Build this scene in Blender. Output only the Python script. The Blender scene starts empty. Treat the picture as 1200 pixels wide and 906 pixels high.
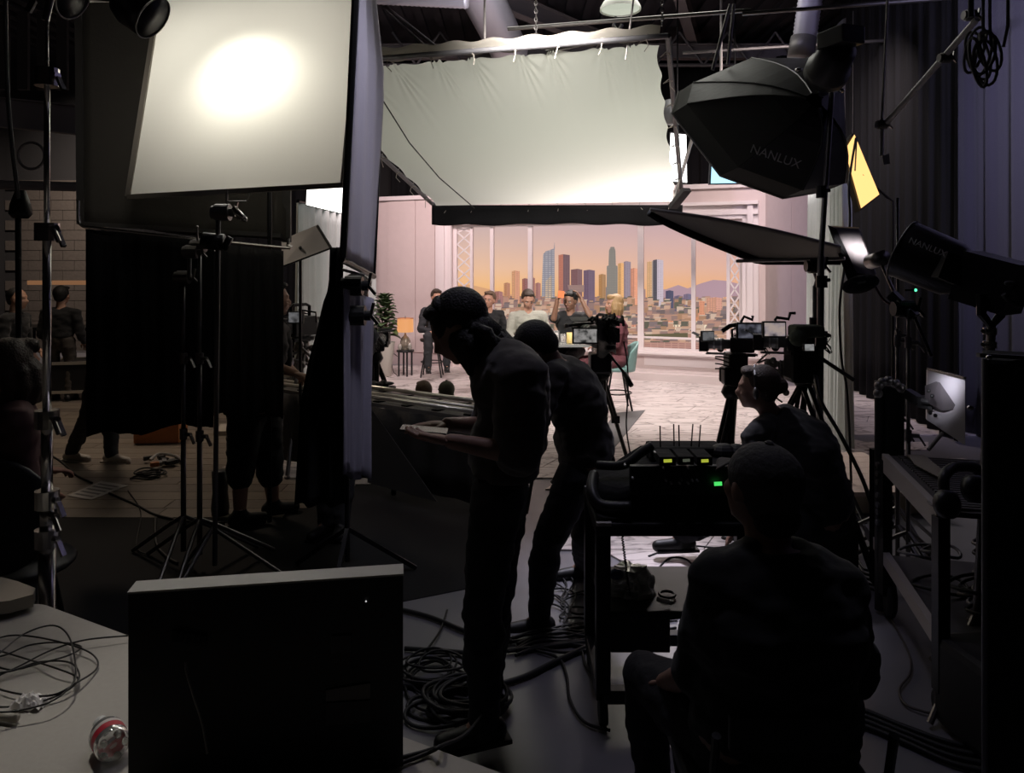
import bpy, bmesh, math, random
from mathutils import Vector, Matrix, noise
random.seed(7)
V = Vector
S = bpy.context.scene
COL = S.collection
# ------------------------------------------------------------------ camera
CH, HOR, F = 1.72, 310.0, 870.0
cd = bpy.data.cameras.new('camera'); cam = bpy.data.objects.new('camera', cd); COL.objects.link(cam)
cam.location = (0, 0, CH); cam.rotation_euler = (math.pi/2, 0, 0)
cd.sensor_width = 36; cd.lens = F/1200*36; cd.shift_y = -(453-HOR)/1200; cd.clip_start = .05; cd.clip_end = 100
S.camera = cam
# ------------------------------------------------------------------ world, lights, exposure
w = bpy.data.worlds.new('world'); S.world = w; w.use_nodes = True
w.node_tree.nodes['Background'].inputs[0].default_value = (.5, .5, .6, 1)
w.node_tree.nodes['Background'].inputs[1].default_value = .0009
S.view_settings.view_transform = 'Standard'; S.view_settings.look = 'None'
S.view_settings.exposure = 0; S.view_settings.gamma = 1; S.view_settings.use_curve_mapping = False
def area(name, loc, to, size, power, col, sizey=None, spread=180, shape='RECTANGLE'):
    l = bpy.data.lights.new(name, 'AREA'); l.energy = power; l.color = col; l.shape = shape
    l.size = size; l.size_y = sizey or size; l.spread = math.radians(spread)
    o = bpy.data.objects.new(name, l); COL.objects.link(o); o.location = loc
    o.rotation_euler = (V(to)-V(loc)).to_track_quat('-Z', 'Y').to_euler(); return o
area('silk_lamp', (.9, 7.6, 5.0), (.55, 7.6, 2.9), 1.6, 44, (1, .985, .89), 2.4)
area('talent_fill', (.2, 5.0, 3.75), (.6, 9.7, 1.2), .6, 46, (1, .93, .88), .6, 70)  # unseen fill added to brighten the seated people below the silk
area('set_wall_fill_left', (-1.6, 9.6, 4.4), (-1.6, 12.6, 1.2), 1.0, 88, (1, .80, .80), .6, 130)  # added out of view to brighten the left set wall
area('set_wall_fill_right', (3.4, 8.2, 4.4), (3.6, 10.6, 1.2), 1.2, 66, (1, .84, .82), .6, 130)  # unseen partner on the right, also added to brighten the wall
area('tile_floor_fill', (1.9, 10.5, 4.2), (1.4, 8.2, 0), 1.6, 66, (1, .88, .86), .5, 90)  # added overhead, unseen, to brighten the marble tiles
area('cart_floor_fill', (.72, 5.75, 4.7), (.80, 4.0, 0), .3, 6, (.86, .83, 1), .3, 24)  # added from above, out of frame, to light the floor under the cart
area('can_lamp', (-1.50, 3.05, 2.80), (-2.75, 5.3, 2.7), .1, 1.0, (1, .93, .85), .1, 70)
area('duct_fill', (1.7, 6.1, 5.0), (2.85, 7.1, 4.6), .2, 3, (.72, .68, 1), .2, 60)  # violet fill put in out of frame to brighten the hanging duct
area('foreground_fill', (.3, 3.3, 5.3), (.15, 2.7, 0), .6, 2.8, (.80, .76, 1), .6, 60)  # faint violet fill added overhead to lift the dark foreground floor
area('diffusion_lamp', (-1.52, 4.56, 2.79), (-1.49, 4.15, 2.75), .20, 2.9, (1, .95, .84), .26, 120, 'DISK')
area('drape_lamp', (3.3, 3.4, 4.3), (4.75, 5.6, 3.5), .5, 60, (.64, .60, 1), .5, 80)
area('left_bay_lamp', (-4.6, 8.4, 4.5), (-4.6, 6.4, 0), .8, 34, (1, .80, .62), .8, 130)
area('front_table_fill', (-1.9, 3.4, 4.9), (-1.05, 1.7, .74), .35, 1.8, (1, .95, .86), .35, 32)  # unseen narrow beam added to keep the foreground table lit
area('back_wall_fill', (-7.6, 12.2, 4.9), (-7.6, 14.7, 2.2), .6, 80, (1, .84, .72), .3, 110)  # warm unseen fill added to brighten the concrete blocks
area('side_flag_fill', (-.1, 3.1, 3.9), (-.80, 3.9, 1.9), .3, 2.0, (.90, .88, 1), .3, 45)  # small fill added out of view to brighten the side flag cloth
area('diffusion_fill', (-1.62, 4.95, 2.85), (-1.52, 4.2, 2.80), 1.25, 7.5, (1, .95, .86), .8, 120)  # second, broad source added to brighten the cloth around the hot spot
area('ceiling_fill', (.3, 7.4, 4.0), (-.4, 9.4, 5.6), .8, 26, (.9, .86, 1), .8)  # unseen upward fill, added to brighten the roof ducts
# ------------------------------------------------------------------ materials
MC = {}
def M(name, col, rough=.6, metal=0, bump=0, scale=40, var=0, spec=.4, trans=0, sheen=0):
    if name in MC: return MC[name]
    m = bpy.data.materials.new(name); m.use_nodes = True; nt = m.node_tree; b = nt.nodes['Principled BSDF']
    b.inputs['Base Color'].default_value = (*col, 1); b.inputs['Roughness'].default_value = rough
    b.inputs['Metallic'].default_value = metal; b.inputs['Specular IOR Level'].default_value = spec
    if sheen: b.inputs['Sheen Weight'].default_value = sheen
    if trans: b.inputs['Transmission Weight'].default_value = trans; b.inputs['IOR'].default_value = 1.3
    if bump or var:
        tc = nt.nodes.new('ShaderNodeTexCoord'); n = nt.nodes.new('ShaderNodeTexNoise')
        n.inputs['Scale'].default_value = scale; n.inputs['Detail'].default_value = 4
        nt.links.new(tc.outputs['Object'], n.inputs['Vector'])
        if bump:
            bp = nt.nodes.new('ShaderNodeBump'); bp.inputs['Strength'].default_value = bump; bp.inputs['Distance'].default_value = .01
            nt.links.new(n.outputs['Fac'], bp.inputs['Height']); nt.links.new(bp.outputs[0], b.inputs['Normal'])
        if var:
            r = nt.nodes.new('ShaderNodeMix'); r.data_type = 'RGBA'
            r.inputs[6].default_value = (*[c*(1-var) for c in col], 1); r.inputs[7].default_value = (*[min(1, c*(1+var)) for c in col], 1)
            nt.links.new(n.outputs['Fac'], r.inputs[0]); nt.links.new(r.outputs[2], b.inputs['Base Color'])
    MC[name] = m; return m
def E(name, col, st=1):
    if name in MC: return MC[name]
    m = bpy.data.materials.new(name); m.use_nodes = True; b = m.node_tree.nodes['Principled BSDF']
    b.inputs['Base Color'].default_value = (0, 0, 0, 1); b.inputs['Emission Color'].default_value = (*col, 1)
    b.inputs['Emission Strength'].default_value = st; b.inputs['Roughness'].default_value = .5; MC[name] = m; return m
def TR(name, col, mix=.8, bump=.2):
    m = bpy.data.materials.new(name); m.use_nodes = True; nt = m.node_tree; nt.nodes.clear()
    o = nt.nodes.new('ShaderNodeOutputMaterial'); a = nt.nodes.new('ShaderNodeBsdfTranslucent'); d = nt.nodes.new('ShaderNodeBsdfDiffuse')
    x = nt.nodes.new('ShaderNodeMixShader'); x.inputs[0].default_value = mix
    a.inputs[0].default_value = (*col, 1); d.inputs[0].default_value = (*col, 1)
    nt.links.new(d.outputs[0], x.inputs[1]); nt.links.new(a.outputs[0], x.inputs[2]); nt.links.new(x.outputs[0], o.inputs[0])
    tc = nt.nodes.new('ShaderNodeTexCoord'); n = nt.nodes.new('ShaderNodeTexNoise'); n.inputs['Scale'].default_value = 3
    n.inputs['Distortion'].default_value = 1
    bp = nt.nodes.new('ShaderNodeBump'); bp.inputs['Strength'].default_value = bump; bp.inputs['Distance'].default_value = .03
    nt.links.new(tc.outputs['Object'], n.inputs[0]); nt.links.new(n.outputs['Fac'], bp.inputs['Height'])
    nt.links.new(bp.outputs[0], a.inputs['Normal']); nt.links.new(bp.outputs[0], d.inputs['Normal'])
    MC[name] = m; return m
def EMIX(name, c1, c2, st=1, sx=30, sz=40):
    """flat printed/screen picture of a facade: window grid between two colours"""
    if name in MC: return MC[name]
    m = bpy.data.materials.new(name); m.use_nodes = True; nt = m.node_tree; b = nt.nodes['Principled BSDF']
    b.inputs['Base Color'].default_value = (0, 0, 0, 1)
    tc = nt.nodes.new('ShaderNodeTexCoord'); mp = nt.nodes.new('ShaderNodeMapping')
    mp.inputs['Scale'].default_value = (1, 1, 1); mp.inputs['Rotation'].default_value = (math.radians(90), 0, 0)
    br = nt.nodes.new('ShaderNodeTexBrick'); br.offset = 0
    br.inputs['Color1'].default_value = (*c1, 1); br.inputs['Color2'].default_value = (*[a*.6+b_*.4 for a, b_ in zip(c1, c2)], 1)
    br.inputs['Mortar'].default_value = (*c2, 1); br.inputs['Scale'].default_value = 1
    br.inputs['Brick Width'].default_value = 1/sx; br.inputs['Row Height'].default_value = 1/sz; br.inputs['Mortar Size'].default_value = .25/sz
    nt.links.new(tc.outputs['Object'], mp.inputs[0]); nt.links.new(mp.outputs[0], br.inputs[0])
    nt.links.new(br.outputs['Color'], b.inputs['Emission Color']); b.inputs['Emission Strength'].default_value = st
    MC[name] = m; return m
black = M('black_cloth', (.009, .009, .010), .95, bump=.3, scale=60, spec=.1)
blk = M('black_plastic', (.012, .012, .013), .45)
blkm = M('black_metal', (.015, .015, .016), .35, .6)
rubber = M('rubber', (.01, .01, .01), .6)
chrome = M('chrome', (.62, .60, .57), .22, 1)
steel = M('dull_steel', (.20, .19, .185), .35, .9)
greym = M('grey_metal', (.16, .16, .17), .45, .5)
white = M('white_paint', (.75, .73, .70), .5)
# ------------------------------------------------------------------ geometry helpers
def P(px, py, Y): return V(((px-600)*Y/F, Y, CH-(py-HOR)*Y/F))
def G(px, py, z=0):
    Y = (CH-z)*F/(py-HOR); return V(((px-600)*Y/F, Y, z))
def frame(d, up=None):
    d = d.normalized(); up = up or V((0, 0, 1))
    if abs(d.dot(up)) > .98: up = V((0, 1, 0)) if abs(d.y) < .9 else V((1, 0, 0))
    x = d.cross(up).normalized(); return x, x.cross(d).normalized(), d
def RZ(a): return Matrix.Rotation(math.radians(a), 3, 'Z')
class MB:
    def __init__(s): s.v = []; s.f = []; s.m = []; s.cm = 0
    def add(s, vs, fs):
        n = len(s.v); s.v += [tuple(p) for p in vs]; s.f += [tuple(i+n for i in f) for f in fs]; s.m += [s.cm]*len(fs); return s
    def box(s, c, d, R=None):
        R = R or Matrix.Identity(3); c = V(c); h = [x/2 for x in d]
        vs = [c+R@V((a*h[0], b*h[1], e*h[2])) for a in (-1, 1) for b in (-1, 1) for e in (-1, 1)]
        return s.add(vs, [(0, 1, 3, 2), (4, 6, 7, 5), (0, 4, 5, 1), (2, 3, 7, 6), (0, 2, 6, 4), (1, 5, 7, 3)])
    def bev(s, c, d, R=None, b=.01):
        """box with chamfered edges"""
        R = R or Matrix.Identity(3); c = V(c); h = [x/2 for x in d]; b = min(b, *[x*.45 for x in h])
        bm = bmesh.new(); bmesh.ops.create_cube(bm, size=1)
        for v in bm.verts: v.co = V((v.co.x*d[0], v.co.y*d[1], v.co.z*d[2]))
        bmesh.ops.bevel(bm, geom=bm.edges[:], offset=b, segments=2, affect='EDGES', profile=.6)
        bm.verts.index_update(); vs = [c+R@v.co for v in bm.verts]; fs = [[v.index for v in f.verts] for f in bm.faces]; bm.free()
        return s.add(vs, fs)
    def beam(s, p0, p1, w, h=None, up=None):
        p0, p1 = V(p0), V(p1); h = h or w; x, y, d = frame(p1-p0, up)
        vs = [p+x*a*w/2+y*b*h/2 for p in (p0, p1) for a, b in ((-1, -1), (1, -1), (1, 1), (-1, 1))]
        return s.add(vs, [(3, 2, 1, 0), (4, 5, 6, 7)]+[(i, (i+1) % 4, 4+(i+1) % 4, 4+i) for i in range(4)])
    def cyl(s, p0, p1, r, r1=None, n=12, caps=True):
        p0, p1 = V(p0), V(p1); r1 = r if r1 is None else r1; x, y, d = frame(p1-p0)
        vs = [p+(x*math.cos(t)+y*math.sin(t))*q for p, q in ((p0, r), (p1, r1)) for t in [2*math.pi*i/n for i in range(n)]]
        fs = [(i, (i+1) % n, n+(i+1) % n, n+i) for i in range(n)]
        if caps: fs += [tuple(range(n))[::-1], tuple(range(n, 2*n))]
        return s.add(vs, fs)
    def tube(s, pts, r, n=6, closed=False):
        pts = [V(p) for p in pts]; rr = r if isinstance(r, (list, tuple)) else [r]*len(pts); N = len(pts)
        x = None; vs = []
        for i, p in enumerate(pts):
            a = pts[(i-1) % N] if (i > 0 or closed) else p; b = pts[(i+1) % N] if (i < N-1 or closed) else p
            d = (b-a); d = d.normalized() if d.length > 1e-9 else V((0, 0, 1))
            if x is None: x = frame(d)[0]
            x = (x-d*x.dot(d)); x = x.normalized() if x.length > 1e-6 else frame(d)[0]
            y = d.cross(x)
            vs += [p+(x*math.cos(t)+y*math.sin(t))*rr[i] for t in [2*math.pi*k/n for k in range(n)]]
        fs = []
        for i in range(N if closed else N-1):
            j = (i+1) % N; fs += [(i*n+k, i*n+(k+1) % n, j*n+(k+1) % n, j*n+k) for k in range(n)]
        if not closed: fs += [tuple(range(n))[::-1], tuple(range((N-1)*n, N*n))]
        return s.add(vs, fs)
    def ell(s, c, r, R=None, nu=16, nv=10):
        c = V(c); r = (r, r, r) if not hasattr(r, '__len__') else r; R = R or Matrix.Identity(3)
        vs = [c+R@V((0, 0, -r[2]))]
        for j in range(1, nv):
            a = -math.pi/2+math.pi*j/nv
            vs += [c+R@V((r[0]*math.cos(a)*math.cos(t), r[1]*math.cos(a)*math.sin(t), r[2]*math.sin(a))) for t in [2*math.pi*i/nu for i in range(nu)]]
        vs.append(c+R@V((0, 0, r[2]))); L = len(vs)-1
        fs = [(0, 1+(i+1) % nu, 1+i) for i in range(nu)]
        for j in range(nv-2):
            fs += [(1+j*nu+i, 1+j*nu+(i+1) % nu, 1+(j+1)*nu+(i+1) % nu, 1+(j+1)*nu+i) for i in range(nu)]
        fs += [(L, L-nu+i, L-nu+(i+1) % nu) for i in range(nu)]
        return s.add(vs, fs)
    def cap(s, p0, r0, p1, r1, n=14):
        s.cyl(p0, p1, r0, r1, n); s.ell(p0, r0, None, n, 8); s.ell(p1, r1, None, n, 8); return s
    def lathe(s, prof, base, axis=(0, 0, 1), n=24, caps=True):
        base = V(base); x, y, d = frame(V(axis)); vs = []
        for r, h in prof: vs += [base+d*h+(x*math.cos(t)+y*math.sin(t))*max(r, 1e-4) for t in [2*math.pi*i/n for i in range(n)]]
        fs = []
        for j in range(len(prof)-1): fs += [(j*n+i, j*n+(i+1) % n, (j+1)*n+(i+1) % n, (j+1)*n+i) for i in range(n)]
        if caps: fs += [tuple(range(n))[::-1], tuple(range((len(prof)-1)*n, len(prof)*n))]
        return s.add(vs, fs)
    def prism(s, pts, d):
        pts = [V(p) for p in pts]; n = len(pts); d = V(d)
        return s.add(pts+[p+d for p in pts], [tuple(range(n))[::-1], tuple(range(n, 2*n))]+[(i, (i+1) % n, n+(i+1) % n, n+i) for i in range(n)])
    def grid(s, fn, nu, nv, t=0):
        g = [[V(fn(i/nu, j/nv)) for i in range(nu+1)] for j in range(nv+1)]
        idx = lambda i, j: j*(nu+1)+i
        vs = [p for r in g for p in r]; fs = [(idx(i, j), idx(i+1, j), idx(i+1, j+1), idx(i, j+1)) for j in range(nv) for i in range(nu)]
        if t:
            nn = (g[0][-1]-g[0][0]).cross(g[-1][0]-g[0][0]).normalized()*t; K = len(vs); vs += [p+nn for p in vs]
            fs += [tuple(K+q for q in f[::-1]) for f in fs]
            rim = [idx(i, 0) for i in range(nu+1)]+[idx(nu, j) for j in range(1, nv+1)]+[idx(i, nv) for i in range(nu-1, -1, -1)]+[idx(0, j) for j in range(nv-1, 0, -1)]
            fs += [(rim[k], rim[k-1], K+rim[k-1], K+rim[k]) for k in range(len(rim))]
        return s.add(vs, fs)
    def build(s, name, mat, parent=None, smooth=False, **tags):
        me = bpy.data.meshes.new(name); me.from_pydata(s.v, [], s.f)
        for m in (mat if isinstance(mat, (list, tuple)) else [mat]): me.materials.append(m)
        if any(s.m): me.polygons.foreach_set('material_index', s.m)
        if smooth: me.polygons.foreach_set('use_smooth', [True]*len(s.f)); 
        me.update(); o = bpy.data.objects.new(name, me); COL.objects.link(o)
        if parent: attach(o, parent)
        for k, x in tags.items():
            if x is not None: o[k] = x
        if smooth == 'auto': me.set_sharp_from_angle(angle=.6)
        return o
def attach(o, parent):
    """o's mesh is in world coordinates: keep it in place under its parent"""
    o.parent = parent; m = Matrix.Identity(4); q = parent
    m = wm(parent); o.matrix_parent_inverse = m.inverted()
def wm(o):
    m = o.matrix_basis.copy()
    if o.parent: m = wm(o.parent) @ o.matrix_parent_inverse @ m
    return m
def thing(name, label, cat, loc=(0, 0, 0), group=None):
    o = bpy.data.objects.new(name, None); COL.objects.link(o); o.location = loc; o.empty_display_size = .1
    o['label'] = label; o['category'] = cat
    if group: o['group'] = group
    return o
def tag(o, label, cat, group=None):
    o['label'] = label; o['category'] = cat
    if group: o['group'] = group
    return o
def struct(name, mb, m, parent=None, smooth=False):
    o = mb.build(name, m, parent, smooth)
    if not parent: o['kind'] = 'structure'
    return o
def cat_rom(pts, k=8, closed=False):
    pts = [V(p) for p in pts]; n = len(pts); out = []
    for i in range(n if closed else n-1):
        g = lambda j: pts[j % n] if closed else pts[max(0, min(n-1, j))]
        a, b, c, d = g(i-1), g(i), g(i+1), g(i+2)
        for q in range(k):
            t = q/k; out.append(.5*((2*b)+(c-a)*t+(2*a-5*b+4*c-d)*t*t+(3*b-a-3*c+d)*t**3))
    if not closed: out.append(pts[-1])
    return out
def text_on(txt, origin, xdir, ydir, h, m, parent, depth=.001, name='lettering'):
    cu = bpy.data.curves.new('t', 'FONT'); cu.body = txt; cu.size = h*1.4; cu.extrude = depth; cu.resolution_u = 3
    o = bpy.data.objects.new('t', cu); COL.objects.link(o)
    dg = bpy.context.evaluated_depsgraph_get(); dg.update(); me = bpy.data.meshes.new_from_object(o.evaluated_get(dg))
    bpy.data.objects.remove(o)
    x = V(xdir).normalized(); y = V(ydir); y = (y-x*y.dot(x)).normalized(); z = x.cross(y)
    mm = Matrix((x, y, z)).transposed().to_4x4(); mm.translation = V(origin)
    me.transform(mm); me.materials.clear(); me.materials.append(m); me.name = name
    q = bpy.data.objects.new(name, me); COL.objects.link(q); attach(q, parent); return q
def fuse(mb, vox, smooth=2):
    me = bpy.data.meshes.new('t'); me.from_pydata(mb.v, [], mb.f); o = bpy.data.objects.new('t', me); COL.objects.link(o)
    r = o.modifiers.new('r', 'REMESH'); r.mode = 'VOXEL'; r.voxel_size = vox
    if smooth: q = o.modifiers.new('s', 'SMOOTH'); q.iterations = smooth; q.factor = .5
    dg = bpy.context.evaluated_depsgraph_get(); dg.update(); me2 = bpy.data.meshes.new_from_object(o.evaluated_get(dg))
    bpy.data.objects.remove(o); out = MB(); out.v = [tuple(v.co) for v in me2.vertices]; out.f = [tuple(p.vertices) for p in me2.polygons]; out.m = [0]*len(out.f)
    bpy.data.meshes.remove(me2); return out
# ================================================================== SETTING
# ---- concrete studio floor
def floor_mat():
    m = M('studio_floor', (.16, .155, .17), .28, bump=.08, scale=3, var=.25, spec=.5); return m
struct('floor', MB().box((0, 6.5, -.05), (22, 17, .1)), floor_mat())
# ---- black dance mat, front left
def floorpoly(pts, z0, z1): return MB().prism([(*G(px, py)[:2], z0) for px, py in pts], (0, 0, z1-z0))
mat = floorpoly([(-120, 640), (60, 603), (272, 538), (420, 560), (600, 590), (550, 690), (440, 712), (300, 860), (-400, 860)], .0005, .004)
tag(mat.build('floor_mat', M('black_mat', (.009, .009, .010), .85, bump=.1, spec=.2)), 'black vinyl floor mat spread over the front left of the studio floor', 'mat')
# ---- wooden floor boards at left
wood = [M('board_%d' % i, c, .38, bump=.15, scale=14, var=.22) for i, c in enumerate([(.20, .165, .13), (.23, .19, .15), (.17, .14, .115)])]
tb = thing('board_floor', 'pale wooden board floor behind the black mat at left', 'floor', (-3.8, 7, 0))
cnt = 0
for r in range(26):
    y = 5.12+r*.19; x = -7.4+random.random()*.8
    while x < -1.15:
        L = random.uniform(1.1, 2.0); x1 = min(x+L, -1.1)
        lim = -1.1-(.0 if y > 5.8 else (5.8-y)*1.9)
        if y < 5.75:   # edge follows the mat
            x1 = min(x1, -1.15-(5.8-y)*.6)
        if x1-x > .2:
            MB().box(((x+x1)/2, y, .004), (x1-x-.006, .184, .008)).build('board', wood[random.randrange(3)], tb); cnt += 1
        x += L
# ---- marble tiles of the set
mm = bpy.data.materials.new('marble'); mm.use_nodes = True; nt = mm.node_tree; b = nt.nodes['Principled BSDF']
tc = nt.nodes.new('ShaderNodeTexCoord'); mp = nt.nodes.new('ShaderNodeMapping'); mp.inputs['Scale'].default_value = (.7, 2.0, 1)
n1 = nt.nodes.new('ShaderNodeTexNoise'); n1.inputs['Scale'].default_value = 1.5; n1.inputs['Detail'].default_value = 5; n1.inputs['Distortion'].default_value = 2.6
rp = nt.nodes.new('ShaderNodeValToRGB'); e = rp.color_ramp.elements
e[0].position = .46; e[0].color = (.56, .50, .48, 1); e[1].position = .495; e[1].color = (.20, .17, .165, 1)
q = rp.color_ramp.elements.new(.535); q.color = (.60, .54, .52, 1)
nt.links.new(tc.outputs['Object'], mp.inputs[0]); nt.links.new(mp.outputs[0], n1.inputs[0]); nt.links.new(n1.outputs['Fac'], rp.inputs[0]); nt.links.new(rp.outputs[0], b.inputs['Base Color'])
b.inputs['Roughness'].default_value = .3
sf = thing('tiled_set_floor', 'pale pink veined marble tile floor of the bright interview set', 'floor', (.8, 8.6, 0))
TW, TD = .9, .3
for j in range(-6, 22):
    y = 5.95+j*TD
    for i in range(-3, 7):
        x0 = i*TW-.2+(.45 if j % 2 else 0); x1 = x0+TW
        xm = (x0+x1)/2
        if 12.0-.4066*xm-y < .16 or x0 < -2.75: continue
        if x0 > 3.1 and y < 7.2: continue
        if y < 5.9 and not (.1 < x0 < 1.6): continue
        sk = .16   # slanted ends: chevron look
        a = sk if j % 2 else -sk; g = .004
        MB().prism([(x0+g, y+g, .001), (x1-g, y+g, .001), (x1-g+a, y+TD-g, .001), (x0+g+a, y+TD-g, .001)], (0, 0, .010+random.random()*.001)).build('tile', mm, sf)
# ---- back wall of the building (left), concrete blocks
bd = M('block_paint', (.075, .062, .053), .8, bump=.5, scale=20, var=.2)
wl = struct('wall_back', MB().box((0, 14.9, 2.9), (24, .2, 5.8)), M('wall_dark', (.02, .019, .02), .9))
for r in range(17):
    for c in range(7):
        x = -9.85+c*.46+(.23 if r % 2 else 0); z = .1+r*.2
        MB().box((x, 14.79-random.random()*.004, z), (.448, .06, .19)).build('block', bd, wl)
struct('wall_left', MB().box((-10.2, 6.5, 2.9), (.2, 17, 5.8)), MC['wall_dark'])
struct('wall_right', MB().box((5.7, 6.5, 2.9), (.2, 17, 5.8)), MC['wall_dark'])
struct('wall_front', MB().box((0, -1.9, 2.9), (22, .2, 5.8)), MC['wall_dark'])
# ---- ceiling: corrugated deck, beams
cl = MB().box((0, 6.5, 5.85), (22, 17, .1)); ceil_m = M('deck', (.035, .033, .04), .6, .3)
for i in range(60): cl.box((-9+i*.3, 8, 5.76), (.12, 12, .08))
struct('ceiling', cl, ceil_m)
def Ibeam(p0, p1, h, name='trim_1'):
    p0, p1 = V(p0), V(p1); mb = MB(); up = V((0, 0, 1))
    for k in (-1, 1): mb.beam(p0+up*k*h/2, p1+up*k*h/2, .16, .02)
    mb.beam(p0, p1, .02, h); return struct(name, mb, M('beam_paint', (.14, .125, .13), .6))
Ibeam((-10, 11.0, 4.22), (-5.6, 11.2, 3.8), .42, 'trim_1')
Ibeam((-1.5, 9, 5.5), (1.9, 13, 5.5), .26, 'trim_2'); Ibeam((1.2, 7, 5.6), (3.2, 13, 5.6), .26, 'trim_3')
Ibeam((-2.5, 12.5, 5.3), (5.4, 12.5, 5.3), .22, 'trim_4')
# roof joist diagonals
j = MB()
for k in range(9): 
    a = -2+k*.8; j.cyl((a, 12.4, 5.6), (a+.4, 12.4, 5.05), .02, n=6); j.cyl((a+.4, 12.4, 5.05), (a+.8, 12.4, 5.6), .02, n=6)
j.cyl((-3, 12.4, 5.05), (5.5, 12.4, 5.05), .03, n=6); struct('trim_5', j, M('joist', (.1, .095, .1), .6))
# ---- right drape wall (dark violet cloth)
def drape(x0, y0, x1, y1, z0, z1, folds, amp, name, m, label, cat='curtain', t=.006, nv=10, flare=0, parent=None, seed=0, group=None):
    d = V((x1-x0, y1-y0, 0)); L = d.length; d.normalize(); nrm = V((-d.y, d.x, 0)); rnd = random.Random(seed)
    ph = [rnd.uniform(0, 6) for _ in range(4)]
    def fn(u, v):
        a = amp*(.5+.5*v)*(math.sin(u*folds*6.283+ph[0]+.5*math.sin(v*2+ph[1]))+.45*math.sin(u*folds*2.3*6.283+ph[2]+v))
        p = V((x0, y0, 0))+d*(u*L+flare*v*(u-.5)*2)+nrm*a; return (p.x, p.y, z1+(z0-z1)*v)
    mb = MB().grid(fn, int(folds*12), nv, t)
    o = mb.build(name, m, parent, True)
    if label: tag(o, label, cat, group)
    return o
viol = M('violet_black_cloth', (.050, .047, .060), .9, bump=.3, scale=30, sheen=.2)
drape(4.55, 3.2, 4.75, 12.5, .02, 5.2, 22, .022, 'wall_drape', viol, 'tall dark violet black drape hanging along the right studio wall')
drape(2.2, 13.6, 5.4, 11.9, .02, 5.2, 14, .05, 'black_drape', black, 'black masking drape hanging behind the right end of the set wall')
drape(4.30, 7.1, 4.72, 10.6, .02, 5.72, 12, .04, 'black_drape', black, 'black drape standing behind the stands right of the grey curtain', seed=3)
drape(-7.6, 14.0, -2.4, 13.4, .02, 3.1, 16, .05, 'black_drape', black, 'black masking drape closing the back left behind the set', seed=5)
drape(-2.3, 14.2, 5.4, 13.8, 2.6, 5.75, 20, .05, 'black_drape', black, 'black drape hanging high above and behind the skyline set wall', seed=6)
# ================================================================== THE SET WALL
n2 = V((.3767, .9264, 0)); w2 = V((.9264, -.3767, 0)); CW = 11.173
def PLY(px, c): return c/(.9264+.3767*(px-600)/F)
def WP(px, z, off=0):
    """point on the set wall plane moved off metres toward the viewer"""
    Y = PLY(px, CW); return V(((px-600)*Y/F, Y, z))-n2*off
def ZP(px, py, c=CW): return CH-(py-HOR)*PLY(px, c)/F
def wbox(mb, a, b, z0, z1, o0, o1):
    p = WP(a, z0, o0); q_ = WP(b, z0, o0); d = -n2*(o1-o0)
    return mb.prism([p, q_, (q_.x, q_.y, z1), (p.x, p.y, z1)], d)
pink = M('pink_plaster', (.60, .49, .475), .75, bump=.25, scale=9, var=.05)
trimm = M('white_trim', (.72, .64, .64), .5)
sw = thing('set_wall', 'pale pink free standing set wall with a wide panelled window onto a skyline', 'set wall', WP(560, 0))
TOP = 2.9; WB, WT = .42, 2.38
mb = MB(); wbox(mb, 415, 530, 0, TOP, 0, -.1); mb.build('wall_panel', pink, sw)
mb = MB(); wbox(mb, 870, 897, 0, TOP, 0, -.1); mb.build('wall_panel', pink, sw)
mb = MB(); wbox(mb, 530, 870, WT, TOP, 0, -.1); mb.build('wall_panel', pink, sw)
mb = MB(); wbox(mb, 530, 870, 0, WB, 0, -.1); mb.build('wall_panel', pink, sw)
c0 = WP(897, 0); c1 = V((5.35, 12.1, 0))
mb = MB(); mb.prism([c0, c1, c1+V((0, 0, TOP)), c0+V((0, 0, TOP))], V((.05, .09, 0))); mb.build('wall_panel', pink, sw)
for a, b_ in ((455, 487), (487.6, 510)):                # shallow plaster panels left
    mb = MB(); wbox(mb, a, b_, .22, 2.86, 0, .018); mb.build('plaster_panel', pink, sw)
for k in range(1, 4):                                    # panels of the receding right wall
    a = c0.lerp(c1, (k-1)*.33+.02); b_ = c0.lerp(c1, k*.33-.01)
    MB().prism([a+V((0, 0, .2)), b_+V((0, 0, .2)), b_+V((0, 0, 2.86)), a+V((0, 0, 2.86))], V((-.01, -.018, 0))).build('plaster_panel', pink, sw)
mb = MB(); wbox(mb, 415, 530, 0, .20, 0, .03); mb.build('skirting', M('pink_skirt', (.52, .42, .42), .6), sw)
mb = MB(); wbox(mb, 560, 893, 0, .12, 0, .32); wbox(mb, 560, 893, .12, .15, 0, .2); mb.build('plinth', M('plinth_paint', (.56, .48, .47), .5), sw)
mb = MB(); wbox(mb, 512, 893, WB-.035, WB+.01, 0, .16); wbox(mb, 516, 890, WB-.07, WB-.035, 0, .1); mb.build('sill', trimm, sw)
mb = MB(); wbox(mb, 620, 745, .2, .33, 0, .012); mb.build('dado_panel', trimm, sw)
mb = MB(); wbox(mb, 755, 865, .2, .33, 0, .012); mb.build('dado_panel', trimm, sw)
mb = MB()                                                # moulded architrave both sides and top
for a, b_, t in ((512, 517, .05), (517, 523, .09), (523, 530, .05), (870, 876, .05), (876, 883, .09), (883, 889, .05)): wbox(mb, a, b_, WB, WT+.2, 0, t)
for z0, z1, t in ((WT, WT+.06, .05), (WT+.06, WT+.13, .08), (WT+.13, WT+.2, .05), (WT+.2, WT+.25, .12)): wbox(mb, 512, 889, z0, z1, 0, t)
mb.build('architrave', trimm, sw)
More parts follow.
